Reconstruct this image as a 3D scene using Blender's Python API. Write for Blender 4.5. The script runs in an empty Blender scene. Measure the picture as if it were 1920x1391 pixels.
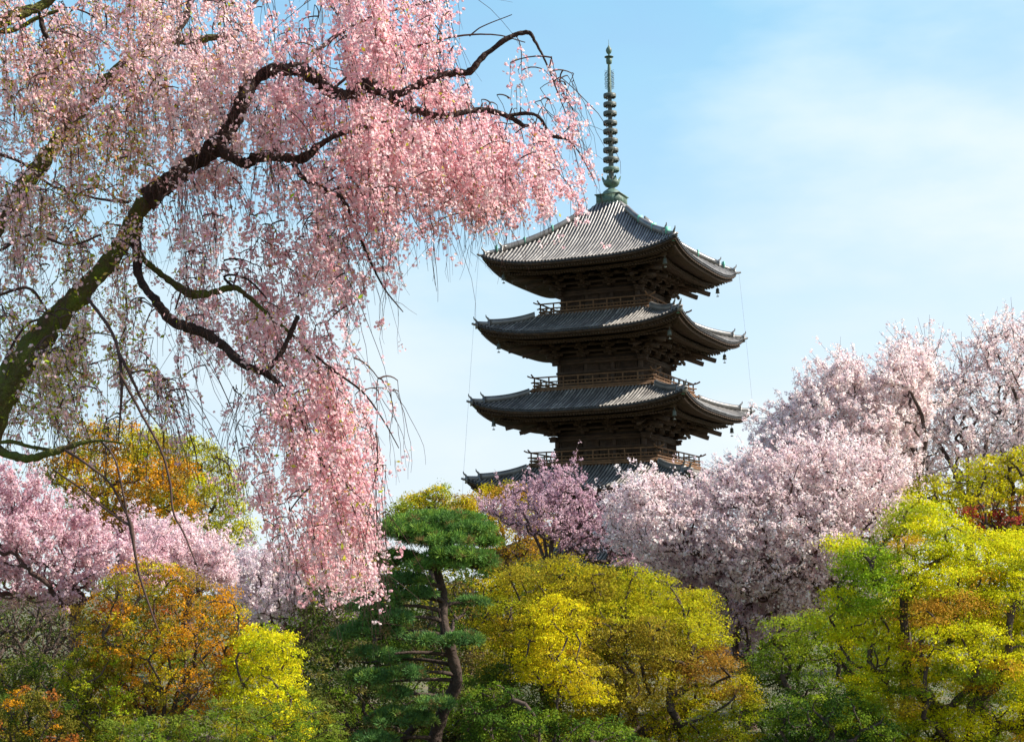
import bpy, math, random
import numpy as np
R = math.radians
scene = bpy.context.scene
col = scene.collection

# ------------------------------------------------------------------ camera
FPX, PITCH, ROLL, EYE = 2942.0, R(7.95), R(0.6), 3.2
cam_d = bpy.data.cameras.new("camera"); cam = bpy.data.objects.new("camera", cam_d); col.objects.link(cam)
cam_d.sensor_width = 36.0; cam_d.lens = FPX / 1920 * 36.0; cam_d.clip_start = 0.1; cam_d.clip_end = 6000
_cr, _sr = math.cos(ROLL), math.sin(ROLL)
_right = np.array([1.0, 0, 0]); _up = np.array([0, -math.sin(PITCH), math.cos(PITCH)]); _fw = np.array([0, math.cos(PITCH), math.sin(PITCH)])
_ax = _right * _cr - _up * _sr; _ay = _right * _sr + _up * _cr
import mathutils
_m = mathutils.Matrix.Identity(4)
for i in range(3):
    _m[i][0] = _ax[i]; _m[i][1] = _ay[i]; _m[i][2] = -_fw[i]
_m[0][3], _m[1][3], _m[2][3] = 0, 0, EYE
cam.matrix_world = _m
scene.camera = cam

# ------------------------------------------------------------------ world and sun
SUN_AZ, SUN_EL = R(92), R(41)        # azimuth clockwise from +Y (the way the camera looks)
world = bpy.data.worlds.new("World"); scene.world = world; world.use_nodes = True
wn, wl = world.node_tree.nodes, world.node_tree.links
wn.clear()
wo = wn.new('ShaderNodeOutputWorld'); bg = wn.new('ShaderNodeBackground')
sky = wn.new('ShaderNodeTexSky'); sky.sky_type = 'NISHITA'; sky.sun_disc = False
sky.sun_elevation = SUN_EL; sky.sun_rotation = SUN_AZ; sky.air_density = 1.0; sky.dust_density = 0.6; sky.ozone_density = 1.6
tc = wn.new('ShaderNodeTexCoord'); mp = wn.new('ShaderNodeMapping'); nz = wn.new('ShaderNodeTexNoise')
mp.inputs['Scale'].default_value = (1.6, 1.6, 4.2); mp.inputs['Location'].default_value = (0.35, 0.2, 0.1)
nz.inputs['Scale'].default_value = 1.7; nz.inputs['Detail'].default_value = 7; nz.inputs['Roughness'].default_value = 0.52
sep = wn.new('ShaderNodeSeparateXYZ')
wl.new(tc.outputs['Generated'], mp.inputs['Vector']); wl.new(mp.outputs['Vector'], nz.inputs['Vector']); wl.new(tc.outputs['Generated'], sep.inputs[0])
elev = wn.new('ShaderNodeMapRange'); elev.interpolation_type = 'SMOOTHSTEP'      # thin milky veil, denser low in the sky
elev.inputs['From Min'].default_value = 0.06; elev.inputs['From Max'].default_value = 0.42
elev.inputs['To Min'].default_value = 1.0; elev.inputs['To Max'].default_value = 0.85
wl.new(sep.outputs['Z'], elev.inputs['Value'])
cl = wn.new('ShaderNodeMapRange'); cl.inputs['From Min'].default_value = 0.36; cl.inputs['From Max'].default_value = 0.74
cl.inputs['To Min'].default_value = -0.32; cl.inputs['To Max'].default_value = 0.42
wl.new(nz.outputs['Fac'], cl.inputs['Value'])
ad = wn.new('ShaderNodeMath'); ad.operation = 'ADD'; ad.use_clamp = True
wl.new(elev.outputs[0], ad.inputs[0]); wl.new(cl.outputs[0], ad.inputs[1])
mx = wn.new('ShaderNodeMix'); mx.data_type = 'RGBA'
hi = wn.new('ShaderNodeMapRange'); hi.interpolation_type = 'SMOOTHSTEP'; hi.inputs['From Min'].default_value = 0.36; hi.inputs['From Max'].default_value = 0.66
hi.inputs['To Min'].default_value = 1.0; hi.inputs['To Max'].default_value = 0.0; wl.new(sep.outputs['Z'], hi.inputs['Value'])   # the zenith stays clear
am = wn.new('ShaderNodeMath'); am.operation = 'MULTIPLY'; wl.new(ad.outputs[0], am.inputs[0]); wl.new(hi.outputs[0], am.inputs[1])
wl.new(am.outputs[0], mx.inputs['Factor'])
wl.new(sky.outputs[0], mx.inputs[6]); 
vr = wn.new('ShaderNodeValToRGB'); wl.new(sep.outputs['Z'], vr.inputs[0])          # veil: whiter low, cyan high
vr.color_ramp.elements[0].position = 0.02; vr.color_ramp.elements[0].color = (.80, .90, .98, 1)
vr.color_ramp.elements[1].position = 0.42; vr.color_ramp.elements[1].color = (.29, .74, 1.0, 1)
vs = wn.new('ShaderNodeVectorMath'); vs.operation = 'SCALE'; vs.inputs['Scale'].default_value = 4.3; wl.new(vr.outputs[0], vs.inputs[0]); wl.new(vs.outputs[0], mx.inputs[7])
# thin high cloud: noise streaks, thicker towards the sun's side (right) and low down
cx = wn.new('ShaderNodeMapRange'); cx.inputs['From Min'].default_value = -0.25; cx.inputs['From Max'].default_value = 0.33
cx.inputs['To Min'].default_value = -0.30; cx.inputs['To Max'].default_value = 0.42; wl.new(sep.outputs['X'], cx.inputs['Value'])
cz = wn.new('ShaderNodeMapRange'); cz.inputs['From Min'].default_value = 0.0; cz.inputs['From Max'].default_value = 0.34
cz.inputs['To Min'].default_value = 0.45; cz.inputs['To Max'].default_value = -0.12; wl.new(sep.outputs['Z'], cz.inputs['Value'])
cn = wn.new('ShaderNodeMapRange'); cn.interpolation_type = 'SMOOTHSTEP'; cn.inputs['From Min'].default_value = 0.38; cn.inputs['From Max'].default_value = 0.66
cn.inputs['To Min'].default_value = -0.15; cn.inputs['To Max'].default_value = 0.55; wl.new(nz.outputs['Fac'], cn.inputs['Value'])
s1 = wn.new('ShaderNodeMath'); s1.operation = 'ADD'; wl.new(cx.outputs[0], s1.inputs[0]); wl.new(cz.outputs[0], s1.inputs[1])
s2 = wn.new('ShaderNodeMath'); s2.operation = 'ADD'; s2.use_clamp = True; wl.new(s1.outputs[0], s2.inputs[0]); wl.new(cn.outputs[0], s2.inputs[1])
s3 = wn.new('ShaderNodeMath'); s3.operation = 'MULTIPLY'; wl.new(s2.outputs[0], s3.inputs[0]); wl.new(hi.outputs[0], s3.inputs[1])
m2 = wn.new('ShaderNodeMix'); m2.data_type = 'RGBA'; wl.new(s3.outputs[0], m2.inputs['Factor']); wl.new(mx.outputs[2], m2.inputs[6]); m2.inputs[7].default_value = (4.0, 4.4, 4.65, 1)
wl.new(m2.outputs[2], bg.inputs['Color']); bg.inputs['Strength'].default_value = 0.122
wl.new(bg.outputs[0], wo.inputs['Surface'])

sun_d = bpy.data.lights.new("sun", 'SUN'); sun_d.energy = 5.0; sun_d.angle = R(0.5); sun_d.color = (1.0, 0.93, 0.82)
sun = bpy.data.objects.new("sun", sun_d); col.objects.link(sun)
_sd = mathutils.Vector((math.sin(SUN_AZ) * math.cos(SUN_EL), math.cos(SUN_AZ) * math.cos(SUN_EL), math.sin(SUN_EL)))
sun.rotation_euler = _sd.to_track_quat('Z', 'Y').to_euler(); sun.location = (60, -40, 90)
scene.view_settings.view_transform = 'Standard'; scene.view_settings.look = 'None'
scene.view_settings.exposure = 0.92; scene.view_settings.gamma = 1.0; scene.view_settings.use_curve_mapping = False
try:
    scene.cycles.max_bounces = 8; scene.cycles.transmission_bounces = 6; scene.cycles.diffuse_bounces = 4
except Exception: pass

# ------------------------------------------------------------------ helpers
def at(x, y, Y):
    """photo pixel(s) -> world point(s) at world depth Y (arrays welcome)"""
    x = np.asarray(x, float); y = np.asarray(y, float); Y = np.asarray(Y, float)
    a = x - 960; b = 695.5 - y
    X = a * _cr + b * _sr; Z = -a * _sr + b * _cr
    d = X[..., None] * _right + Z[..., None] * _up + FPX * _fw
    k = Y / d[..., 1]
    return d * k[..., None] + np.array([0, 0, EYE])

class MB:
    """numpy mesh builder -> one mesh object"""
    def __init__(s): s.v = []; s.f = {3: [], 4: []}; s.c = {3: [], 4: []}; s.n = 0; s.big = []
    def add(s, V, F, C=None):
        V = np.asarray(V, float).reshape(-1, 3); F = np.asarray(F, int)
        k = F.shape[1]
        s.v.append(V); s.f[k].append(F + s.n); s.n += len(V)
        if C is None: C = np.ones((len(F), 3)) * 0.5
        C = np.asarray(C, float)
        if C.ndim == 1: C = np.repeat(C[None], len(F), 0)
        s.c[k].append(C)
    def box(s, c, d, M=None):
        """axis box, centre c, full size d, optional 3x3 matrix applied about the centre"""
        h = np.asarray(d, float) / 2
        v = np.array([[x, y, z] for x in (-1, 1) for y in (-1, 1) for z in (-1, 1)], float) * h
        if M is not None: v = v @ np.asarray(M).T
        s.add(v + np.asarray(c, float), [[0, 1, 3, 2], [4, 6, 7, 5], [0, 4, 5, 1], [2, 3, 7, 6], [0, 2, 6, 4], [1, 5, 7, 3]])
    def beam(s, a, b, w, h):
        """rectangular beam from a to b, width w, height h"""
        a = np.asarray(a, float); b = np.asarray(b, float); t = b - a; L = np.linalg.norm(t); t = t / L
        u = np.cross([0, 0, 1], t); nu = np.linalg.norm(u); u = u / nu if nu > 1e-6 else np.array([1., 0, 0]); n = np.cross(t, u)
        s.box((a + b) / 2, (L, w, h), np.array([t, u, n]).T)
    def tubes(s, P, Rr, k=4, C=None, cap=False):
        """P (m,n,3) polylines, Rr (m,n) radii"""
        P = np.asarray(P, float); Rr = np.asarray(Rr, float)
        if P.ndim == 2: P = P[None]; Rr = Rr[None]
        m, n, _ = P.shape
        T = np.gradient(P, axis=1); T /= np.linalg.norm(T, axis=2, keepdims=True) + 1e-9
        ref = np.where(np.abs(T[..., 2:3]) > 0.9, np.array([1., 0, 0]), np.array([0, 0, 1.]))
        # one reference per tube keeps the rings from twisting
        mean = np.abs(T[..., 2]).mean(1)[:, None, None] > 0.7
        ref = np.where(mean, np.array([0.02, 1., 0.01]), np.array([0.01, 0.02, 1.])) * np.ones_like(T)
        U = np.cross(ref, T); U /= np.linalg.norm(U, axis=2, keepdims=True) + 1e-9
        W = np.cross(T, U)
        a = np.arange(k) * 2 * np.pi / k
        V = P[:, :, None] + Rr[:, :, None, None] * (U[:, :, None] * np.cos(a)[None, None, :, None] + W[:, :, None] * np.sin(a)[None, None, :, None])
        i = np.arange(m)[:, None, None] * n * k + np.arange(n - 1)[None, :, None] * k
        j = np.arange(k)[None, None]; j2 = (j + 1) % k
        F = np.stack([i + j, i + j2, i + k + j2, i + k + j], -1).reshape(-1, 4)
        s.add(V.reshape(-1, 3), F, C)
        if cap:
            V2 = V[:, 0].reshape(m, k, 3); V3 = V[:, -1].reshape(m, k, 3)
            for Q, cc in ((V2, P[:, 0]), (V3, P[:, -1])):
                vv = np.concatenate([Q, cc[:, None]], 1); b = np.arange(m)[:, None] * (k + 1)
                jj = np.arange(k)[None]
                s.add(vv.reshape(-1, 3), np.stack([b + jj, b + (jj + 1) % k, b + k + 0 * jj], -1).reshape(-1, 3), C)
    def lathe(s, prof, c, k=24):
        """prof [(r,z)...] around the vertical through c"""
        a = np.arange(k) * 2 * np.pi / k; c = np.asarray(c, float)
        V = np.array([[r * math.cos(t), r * math.sin(t), z] for r, z in prof for t in a]) + c
        F = [[i * k + j, i * k + (j + 1) % k, (i + 1) * k + (j + 1) % k, (i + 1) * k + j] for i in range(len(prof) - 1) for j in range(k)]
        s.add(V, F)
    def build(s, name, mat, parent=None, smooth=False, loc=None):
        me = bpy.data.meshes.new(name)
        V = np.concatenate(s.v); nf = 0; loops = []; starts = []; cols = []; p = 0
        for k in (3, 4):
            if s.f[k]:
                F = np.concatenate(s.f[k]); loops.append(F.ravel()); starts.append(p + np.arange(len(F)) * k); p += F.size
                cols.append(np.concatenate(s.c[k])); nf += len(F)
        loops = np.concatenate(loops).astype(np.int32); starts = np.concatenate(starts).astype(np.int32); C = np.concatenate(cols)
        me.vertices.add(len(V)); me.vertices.foreach_set('co', V.astype(np.float32).ravel())
        me.loops.add(len(loops)); me.loops.foreach_set('vertex_index', loops)
        me.polygons.add(nf); me.polygons.foreach_set('loop_start', starts)
        at_ = me.attributes.new('Col', 'FLOAT_COLOR', 'FACE')
        at_.data.foreach_set('color', np.concatenate([C, np.ones((nf, 1))], 1).astype(np.float32).ravel())
        if smooth: me.polygons.foreach_set('use_smooth', np.ones(nf, bool))
        me.update(calc_edges=True); me.validate()
        me.materials.append(mat)
        o = bpy.data.objects.new(name, me); col.objects.link(o)
        if parent: o.parent = parent
        if loc is not None: o.location = loc
        return o

def tag(o, label=None, cat=None, group=None, kind=None):
    if label: o['label'] = label
    if cat: o['category'] = cat
    if group: o['group'] = group
    if kind: o['kind'] = kind
    return o
def empty(name, loc, rz=0, parent=None):
    o = bpy.data.objects.new(name, None); col.objects.link(o); o.location = loc; o.rotation_euler = (0, 0, rz)
    o.empty_display_size = 0.3
    if parent: o.parent = parent
    return o

# ------------------------------------------------------------------ materials
def solid(name, base, rough=0.7, var=0.25, scale=3.0, base2=None, bump=0.0, bscale=30, metal=0.0, spec=0.4, stretch=(1, 1, 1), own=False):
    m = bpy.data.materials.new(name); m.use_nodes = True; n, l = m.node_tree.nodes, m.node_tree.links
    p = n['Principled BSDF']; p.inputs['Roughness'].default_value = rough; p.inputs['Metallic'].default_value = metal
    p.inputs['Specular IOR Level'].default_value = spec
    t = n.new('ShaderNodeTexCoord'); mp_ = n.new('ShaderNodeMapping'); mp_.inputs['Scale'].default_value = stretch
    l.new(t.outputs['Object'], mp_.inputs['Vector'])
    z = n.new('ShaderNodeTexNoise'); z.inputs['Scale'].default_value = scale; z.inputs['Detail'].default_value = 8; z.inputs['Roughness'].default_value = 0.65
    l.new(mp_.outputs[0], z.inputs['Vector'])
    r = n.new('ShaderNodeValToRGB'); b = np.array(base); b2 = np.array(base2) if base2 is not None else b * (1 - var)
    r.color_ramp.elements[0].position = 0.35; r.color_ramp.elements[1].position = 0.65
    r.color_ramp.elements[0].color = (*b2, 1); r.color_ramp.elements[1].color = (*(b * (1 + var * .5)), 1)
    l.new(z.outputs['Fac'], r.inputs[0])
    if own:                                   # every tile its own weathering
        a = n.new('ShaderNodeAttribute'); a.attribute_name = 'Col'; mu = n.new('ShaderNodeMix'); mu.data_type = 'RGBA'; mu.blend_type = 'MULTIPLY'; mu.inputs['Factor'].default_value = 1
        l.new(r.outputs[0], mu.inputs[6]); l.new(a.outputs['Color'], mu.inputs[7]); l.new(mu.outputs[2], p.inputs['Base Color'])
    else: l.new(r.outputs[0], p.inputs['Base Color'])
    if bump > 0:
        z2 = n.new('ShaderNodeTexNoise'); z2.inputs['Scale'].default_value = bscale; z2.inputs['Detail'].default_value = 6
        l.new(mp_.outputs[0], z2.inputs['Vector'])
        bp = n.new('ShaderNodeBump'); bp.inputs['Strength'].default_value = bump; bp.inputs['Distance'].default_value = 0.05
        l.new(z2.outputs['Fac'], bp.inputs['Height']); l.new(bp.outputs[0], p.inputs['Normal'])
    return m
def leafy(name, trans=0.4, rough=0.55, spec=0.25, gain=1.0):
    """thin leaf / petal: colour from the face attribute, part of the light passes through"""
    m = bpy.data.materials.new(name); m.use_nodes = True; n, l = m.node_tree.nodes, m.node_tree.links
    p = n['Principled BSDF']; p.inputs['Roughness'].default_value = rough; p.inputs['Specular IOR Level'].default_value = spec
    a = n.new('ShaderNodeAttribute'); a.attribute_name = 'Col'
    l.new(a.outputs['Color'], p.inputs['Base Color'])
    t = n.new('ShaderNodeBsdfTranslucent'); l.new(a.outputs['Color'], t.inputs['Color'])
    mxs = n.new('ShaderNodeMixShader'); mxs.inputs[0].default_value = trans
    l.new(p.outputs[0], mxs.inputs[1]); l.new(t.outputs[0], mxs.inputs[2]); l.new(mxs.outputs[0], n['Material Output'].inputs['Surface'])
    return m
M = dict(
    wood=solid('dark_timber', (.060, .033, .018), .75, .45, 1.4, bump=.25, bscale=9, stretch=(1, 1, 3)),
    wood2=solid('sunlit_timber', (.17, .085, .038), .75, .4, 2.2, bump=.25, bscale=9),  # sunlit orange look of the balconies put into a lighter timber colour
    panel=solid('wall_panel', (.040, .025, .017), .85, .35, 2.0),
    tile=solid('roof_tile', (.29, .27, .245), .34, .3, .8, base2=(.16, .145, .13), bump=.15, bscale=14, spec=.9, own=True),
    tile_d=solid('flat_tile', (.038, .037, .040), .6, .4, 2.3, bump=.2, bscale=14, spec=.5),  # grime and shadow between the cover tiles put into a darker colour
    bronze=solid('green_bronze', (.10, .17, .13), .55, .35, 2.6, base2=(.06, .085, .06), metal=.0, spec=.5, bump=.1),
    bronze_d=solid('dark_bronze', (.085, .10, .08), .5, .4, 2.0, base2=(.045, .045, .038), spec=.5, bump=.1),
    copper=solid('copper_patina', (.16, .50, .36), .6, .25, 8),
    stone=solid('platform_stone', (.30, .28, .25), .85, .25, 1.5, bump=.2),
    plaster=solid('plaster', (.5, .48, .43), .9, .15, 1.0),
    bark=solid('cherry_bark', (.045, .026, .020), .85, .5, 9, bump=1.0, bscale=28, spec=.25),
    moss=solid('mossy_bark', (.075, .048, .028), .9, .3, 9, base2=(.10, .13, .015), bump=1.0, bscale=34, spec=.15),
    barkg=solid('grey_bark', (.085, .060, .050), .9, .4, 6, bump=.4, bscale=22, spec=.2),
    barkp=solid('pine_bark', (.065, .045, .036), .9, .45, 6, bump=.6, bscale=18, spec=.2),
    twig=solid('twig_bark', (.085, .050, .042), .85, .4, 9, spec=.2),
    petal=leafy('petal', .52, .6, .15), leaf=leafy('leaf', .45, .75, .08), needle=leafy('needle', .25, .6, .15),
    wire=solid('cable', (.25, .25, .26), .5, .1, 1),
)

# ------------------------------------------------------------------ ground
def ground():
    m = bpy.data.materials.new('garden_earth'); m.use_nodes = True; n, l = m.node_tree.nodes, m.node_tree.links
    p = n['Principled BSDF']; p.inputs['Roughness'].default_value = .95
    t = n.new('ShaderNodeTexCoord'); z = n.new('ShaderNodeTexNoise'); z.inputs['Scale'].default_value = .6; z.inputs['Detail'].default_value = 10
    z.inputs['Roughness'].default_value = .7
    l.new(t.outputs['Object'], z.inputs['Vector']); r = n.new('ShaderNodeValToRGB')
    r.color_ramp.elements[0].position = .38; r.color_ramp.elements[1].position = .62
    r.color_ramp.elements[0].color = (.035, .06, .015, 1); r.color_ramp.elements[1].color = (.14, .11, .06, 1)
    l.new(z.outputs['Fac'], r.inputs[0]); l.new(r.outputs[0], p.inputs['Base Color'])
    b = MB(); n_ = 60
    xs = np.concatenate([-np.geomspace(3000, 60, 10), np.linspace(-50, 50, 41), np.geomspace(60, 3000, 10)])
    ys = np.concatenate([[-3000, -600, -100], np.linspace(-20, 90, 45), np.geomspace(120, 3000, 10)])
    X, Y = np.meshgrid(xs, ys); rg = np.random.default_rng(3)
    Z = np.where((np.abs(X) < 52) & (Y > -20) & (Y < 92), 0.06 * np.sin(X * .7) * np.cos(Y * .5) + .05 * rg.standard_normal(X.shape), 0) - .05
    nx, ny = len(xs), len(ys); i = np.arange(ny - 1)[:, None] * nx + np.arange(nx - 1)[None]
    b.add(np.stack([X, Y, Z], -1).reshape(-1, 3), np.stack([i, i + 1, i + nx + 1, i + nx], -1).reshape(-1, 4))
    tag(b.build('ground', m, smooth=True), 'dark mossy garden earth under the shrubs and trees', kind='structure')
ground()
# ------------------------------------------------------------------ five-storied pagoda
PX, PD = 9.95, 150.0
PAG = empty('pagoda', (PX, PD, 0), R(-24.4))
tag(PAG, 'dark timber five-storied pagoda with grey tiled roofs and a tall green bronze spire', 'pagoda')
SAG, SP = 1.18, 3.4
# per storey from the top: eave half side, tip z, inner half, inner z, wall half, deck half, deck z
ST = [dict(H=9.65, zt=34.50, hi=1.15, zi=40.45, hw=3.88, hb=5.6, dk=29.15),
      dict(H=10.05, zt=27.85, hi=5.55, zi=29.0, hw=4.2, hb=6.1, dk=22.05),
      dict(H=10.45, zt=20.55, hi=6.0, zi=21.65, hw=4.45, hb=6.4, dk=14.95),
      dict(H=10.85, zt=13.35, hi=6.25, zi=14.5, hw=4.7, hb=6.7, dk=7.9),
      dict(H=11.1, zt=6.3, hi=6.5, zi=7.5, hw=4.95, hb=0, dk=0.9)]
def rot(P, k):
    c, s = [(1, 0), (0, 1), (-1, 0), (0, -1)][k]; P = np.asarray(P, float)
    return np.stack([P[..., 0] * c - P[..., 1] * s, P[..., 0] * s + P[..., 1] * c, P[..., 2]], -1)
def box4(b, c, d):
    """the same box on all four sides (written for the side facing -Y)"""
    for k in range(4):
        h = np.array(d) / 2; v = np.array([[x, y, z] for x in (-1, 1) for y in (-1, 1) for z in (-1, 1)]) * h + np.array(c)
        b.add(rot(v, k), [[0, 1, 3, 2], [4, 6, 7, 5], [0, 4, 5, 1], [2, 3, 7, 6], [0, 2, 6, 4], [1, 5, 7, 3]])
def beam4(b, a, e, w, h):
    for k in range(4): b.beam(rot(a, k), rot(e, k), w, h)

def make_storey(i, S):
    rgt = np.random.default_rng(300 + i)
    H, zt, hi, zi, hw = S['H'], S['zt'], S['hi'], S['zi'], S['hw']
    top = i == 0; zm = zt - SAG; rise = zi - zm
    def zsurf(x, y):                      # tile surface height: x along the side, y outward distance from the axis
        x = np.abs(x); u = np.clip((H - y) / (H - hi), 0, 1)
        half = np.maximum(y, 1e-3); s = np.clip(x / half, 0, 1)
        lift = SAG * s ** SP * (1 - u) ** 1.6
        a = .62 if top else .72
        return zm + lift + rise * (a * u + (1 - a) * u * u)
    # flat tile sheet
    b = MB(); nu, ns = 16, 40
    for k in range(4):
        U = np.linspace(0, 1, nu)[:, None]; Sx = np.sin(np.linspace(-1, 1, ns) * math.pi / 2)[None]
        half = H + (hi - H) * U; x = Sx * half; y = half * np.ones_like(x); z = zsurf(x, y)
        V = rot(np.stack([x, -y, z], -1).reshape(-1, 3), k)
        j = np.arange(nu - 1)[:, None] * ns + np.arange(ns - 1)[None]
        b.add(V, np.stack([j, j + 1, j + ns + 1, j + ns], -1).reshape(-1, 4))
        # edge thickness of the flat tiles
        E0 = np.stack([x[0], -y[0], z[0]], -1); E1 = E0 - [0, 0, .10]; q = np.arange(ns - 1)
        b.add(rot(np.concatenate([E0, E1]), k), np.stack([q, q + ns, q + ns + 1, q + 1], -1))
    roof = b.build('roof', M['tile_d'], PAG, smooth=False)
    # round cover-tile rows running straight down the slope
    b = MB(); sp_ = .335; n = int(H / sp_); rr = .088
    for k in range(4):
        for q in range(-n, n + 1):
            x = q * sp_
            if abs(x) > H - .25: continue
            y1 = max(abs(x) + .12, hi); ys = np.linspace(H + .05, y1, 9 if not top else 13)
            z = zsurf(x, np.minimum(ys, H)) + .035 + rgt.normal(0, .008, len(ys)); x = x + rgt.normal(0, .008)
            P = rot(np.stack([np.full_like(ys, x), -ys, z], -1), k)
            m_ = 7 * (len(ys) - 1); tv = np.exp(rgt.normal(0, .16)) * np.repeat(np.exp(rgt.normal(0, .14, len(ys) - 1)), 7)
            b.tubes(P, np.full(len(ys), rr), 7, C=(tv[:, None] * np.array([[.85, .85, .85]])))
    b.build('cover_tiles', M['tile'], roof, smooth=False)
    # hip ridges: stacked tiles with an upturned end tile, two steps
    for k in range(4):
        b = MB(); t = np.linspace(0, 1, 22)
        d = H + .12 + (hi - H) * t; z = zsurf(d, np.minimum(d, H)); P = np.stack([d, -d, z - .06], -1)
        kk = k
        def ridge(P, w, h):
            m_ = len(P); tdir = np.array([1, -1, 0]) / math.sqrt(2); sd = np.array([1, 1, 0]) / math.sqrt(2)
            prof = [(-w, 0), (-w, h * .7), (-w * .5, h), (w * .5, h), (w, h * .7), (w, 0)]
            V = np.array([[p + sd * a + np.array([0, 0, c]) for a, c in prof] for p in P]); m6 = len(prof)
            F = [[r_ * m6 + c, r_ * m6 + (c + 1) % m6, (r_ + 1) * m6 + (c + 1) % m6, (r_ + 1) * m6 + c] for r_ in range(m_ - 1) for c in range(m6)]
            F += [[0, 1, 2, 3], [0, 3, 4, 5]] + [[(m_ - 1) * m6 + c for c in (3, 2, 1, 0)], [(m_ - 1) * m6 + c for c in (5, 4, 3, 0)]]
            b.add(rot(V.reshape(-1, 3), kk), F)
        cut = 5 if not top else 4
        e_ = -3 if top else -1; ridge(P[1:e_], .15, .40); P2 = P[cut:e_]; ridge(P2 + [0, 0, .02], .22, .62)
        for p, hh in ((P[1], .30), (P2[0], .52)):   # end tiles: face plate with a horn that curls up
            c = rot(p[None], k)[0]; o = rot(np.array([[1, -1, 0]]) / math.sqrt(2), k)[0]
            b.beam(c + [0, 0, .0], c + o * .10, .5, hh * 2)
            b.tubes(np.array([c + [0, 0, hh], c + o * .12 + [0, 0, hh + .18], c + o * .30 + [0, 0, hh + .33], c + o * .34 + [0, 0, hh + .52]]), np.array([.13, .10, .07, .04]), 6, cap=True)
        tip = rot(np.array([[H + .1, -H - .1, zt + .02]]), k)[0]; o = rot(np.array([[1, -1, 0]]) / math.sqrt(2), k)[0]
        b.tubes(np.array([tip - o * .5, tip, tip + o * .25 + [0, 0, .08]]), np.array([.12, .12, .10]), 7, cap=True)
        rg_ = b.build('hip_ridge', M['tile'], roof)
        if top:
            for q in (3, 8, 13):
                b2 = MB(); c = P[q]
                V = rot((c + np.array([0, 0, .3]))[None], k)[0]; ang = math.radians(-45 + 90 * k)
                Mx = np.array([[math.cos(ang), -math.sin(ang), 0], [math.sin(ang), math.cos(ang), 0], [0, 0, 1]])
                b2.box(V + [0, 0, .12], (.10, .5, .66), Mx); b2.build('copper_strap', M['copper'], roof)
    # eave boards, two tiers of rafters
    b = MB(); bt = MB()
    def edge(off, drop, h, w):
        xs = np.linspace(-1, 1, 33) * (H - off)
        for k in range(4):
            z = zm + SAG * (np.abs(xs) / H) ** SP - drop
            for a in range(32):
                b.beam(rot(np.array([xs[a], -(H - off), z[a]]), k), rot(np.array([xs[a + 1], -(H - off), z[a + 1]]), k), w, h)
    edge(.16, .20, .20, .16); edge(.34, .36, .12, .14); edge(1.95, .62, .22, .18)
    def lift(x, inn): return SAG * (min(abs(x), H) / H) ** SP * max(0, 1 - inn / (H - hw)) ** 1.2
    nr = int(H / .27)
    for q in range(-nr, nr + 1):
        x = q * .27
        if abs(x) > H - .5: continue
        for (o0, o1, z0, z1, w, h) in ((.30, 2.1, -.50, -.28, .12, .15), (1.85, H - hw + .1, -.80, .55, .14, .17)):
            e = min(o1, H - abs(x) - .05)
            if e <= o0 + .1: continue
            za = zm + z0 + lift(x, o0); f_ = (e - o0) / (o1 - o0); zb = zm + z0 + (z1 - z0) * f_ + lift(x, e)
            beam4(b, np.array([x, -(H - o0), za]), np.array([x, -(H - e), zb]), w, h)
    b.build('eave_rafters', M['wood'], roof)
    # soffit boards
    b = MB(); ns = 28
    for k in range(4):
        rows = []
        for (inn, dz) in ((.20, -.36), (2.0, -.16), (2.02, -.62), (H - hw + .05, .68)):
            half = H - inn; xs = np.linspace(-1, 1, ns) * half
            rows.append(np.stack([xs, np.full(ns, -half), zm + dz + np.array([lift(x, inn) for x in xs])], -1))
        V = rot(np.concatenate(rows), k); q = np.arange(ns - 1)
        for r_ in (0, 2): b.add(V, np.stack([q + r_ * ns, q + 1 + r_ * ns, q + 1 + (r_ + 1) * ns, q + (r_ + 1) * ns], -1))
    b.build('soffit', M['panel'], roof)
    # hip rafters with green caps, and the wind bells that hang from them
    for k in range(4):
        o = np.array([1, -1, 0]) / math.sqrt(2)
        b = MB()
        A = np.array([H - .55, -(H - .55), zt - .62]); B = np.array([H - 2.3, -(H - 2.3), zt - .95])
        b.beam(rot(B, k), rot(A, k), .26, .32)
        A2 = np.array([H - 1.5, -(H - 1.5), zt - 1.22]); B2 = np.array([hw, -hw, zm + .15])
        b.beam(rot(B2, k), rot(A2, k), .32, .40)
        hr = b.build('hip_rafter', M['wood'], roof)
        b = MB(); b.beam(rot(A - o * .1 + [0, 0, .19], k), rot(A + o * .36 + [0, 0, .21], k), .36, .12)
        b.build('copper_cap', M['copper'], roof)
        b = MB(); p = rot(A2 - o * .15 + [0, 0, -.25], k)
        b.tubes(np.array([p + [0, 0, .1], p - [0, 0, .22]]), np.array([.025, .025]), 5)
        b.lathe([(0, -.2), (.11, -.22), (.17, -.32), (.18, -.60), (.23, -.72), (.21, -.72), (.15, -.6), (0, -.55)], p, 12)
        b.tubes(np.array([p - [0, 0, .6], p - [0, 0, .98]]), np.array([.018, .018]), 4)
        b.box(p - [0, 0, 1.03], (.26, .03, .10)); b.box(p - [0, 0, 1.03], (.03, .26, .10))
        b.build('wind_bell', M['bronze_d'], roof)
    # storey body
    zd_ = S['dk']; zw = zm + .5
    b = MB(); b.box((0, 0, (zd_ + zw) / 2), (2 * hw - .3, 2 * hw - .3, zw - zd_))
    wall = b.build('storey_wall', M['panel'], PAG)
    zb = zm - 1.95                                    # top of columns
    for q in (-1, -1 / 3, 1 / 3):
        for k in range(4):
            p = rot(np.array([q * hw * .97, -hw * .97, zd_]), k); b = MB()
            b.lathe([(.27, 0), (.25, .3), (.25, zb - zd_)], p, 14); b.build('column', M['wood'], wall)
    b = MB()
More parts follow.
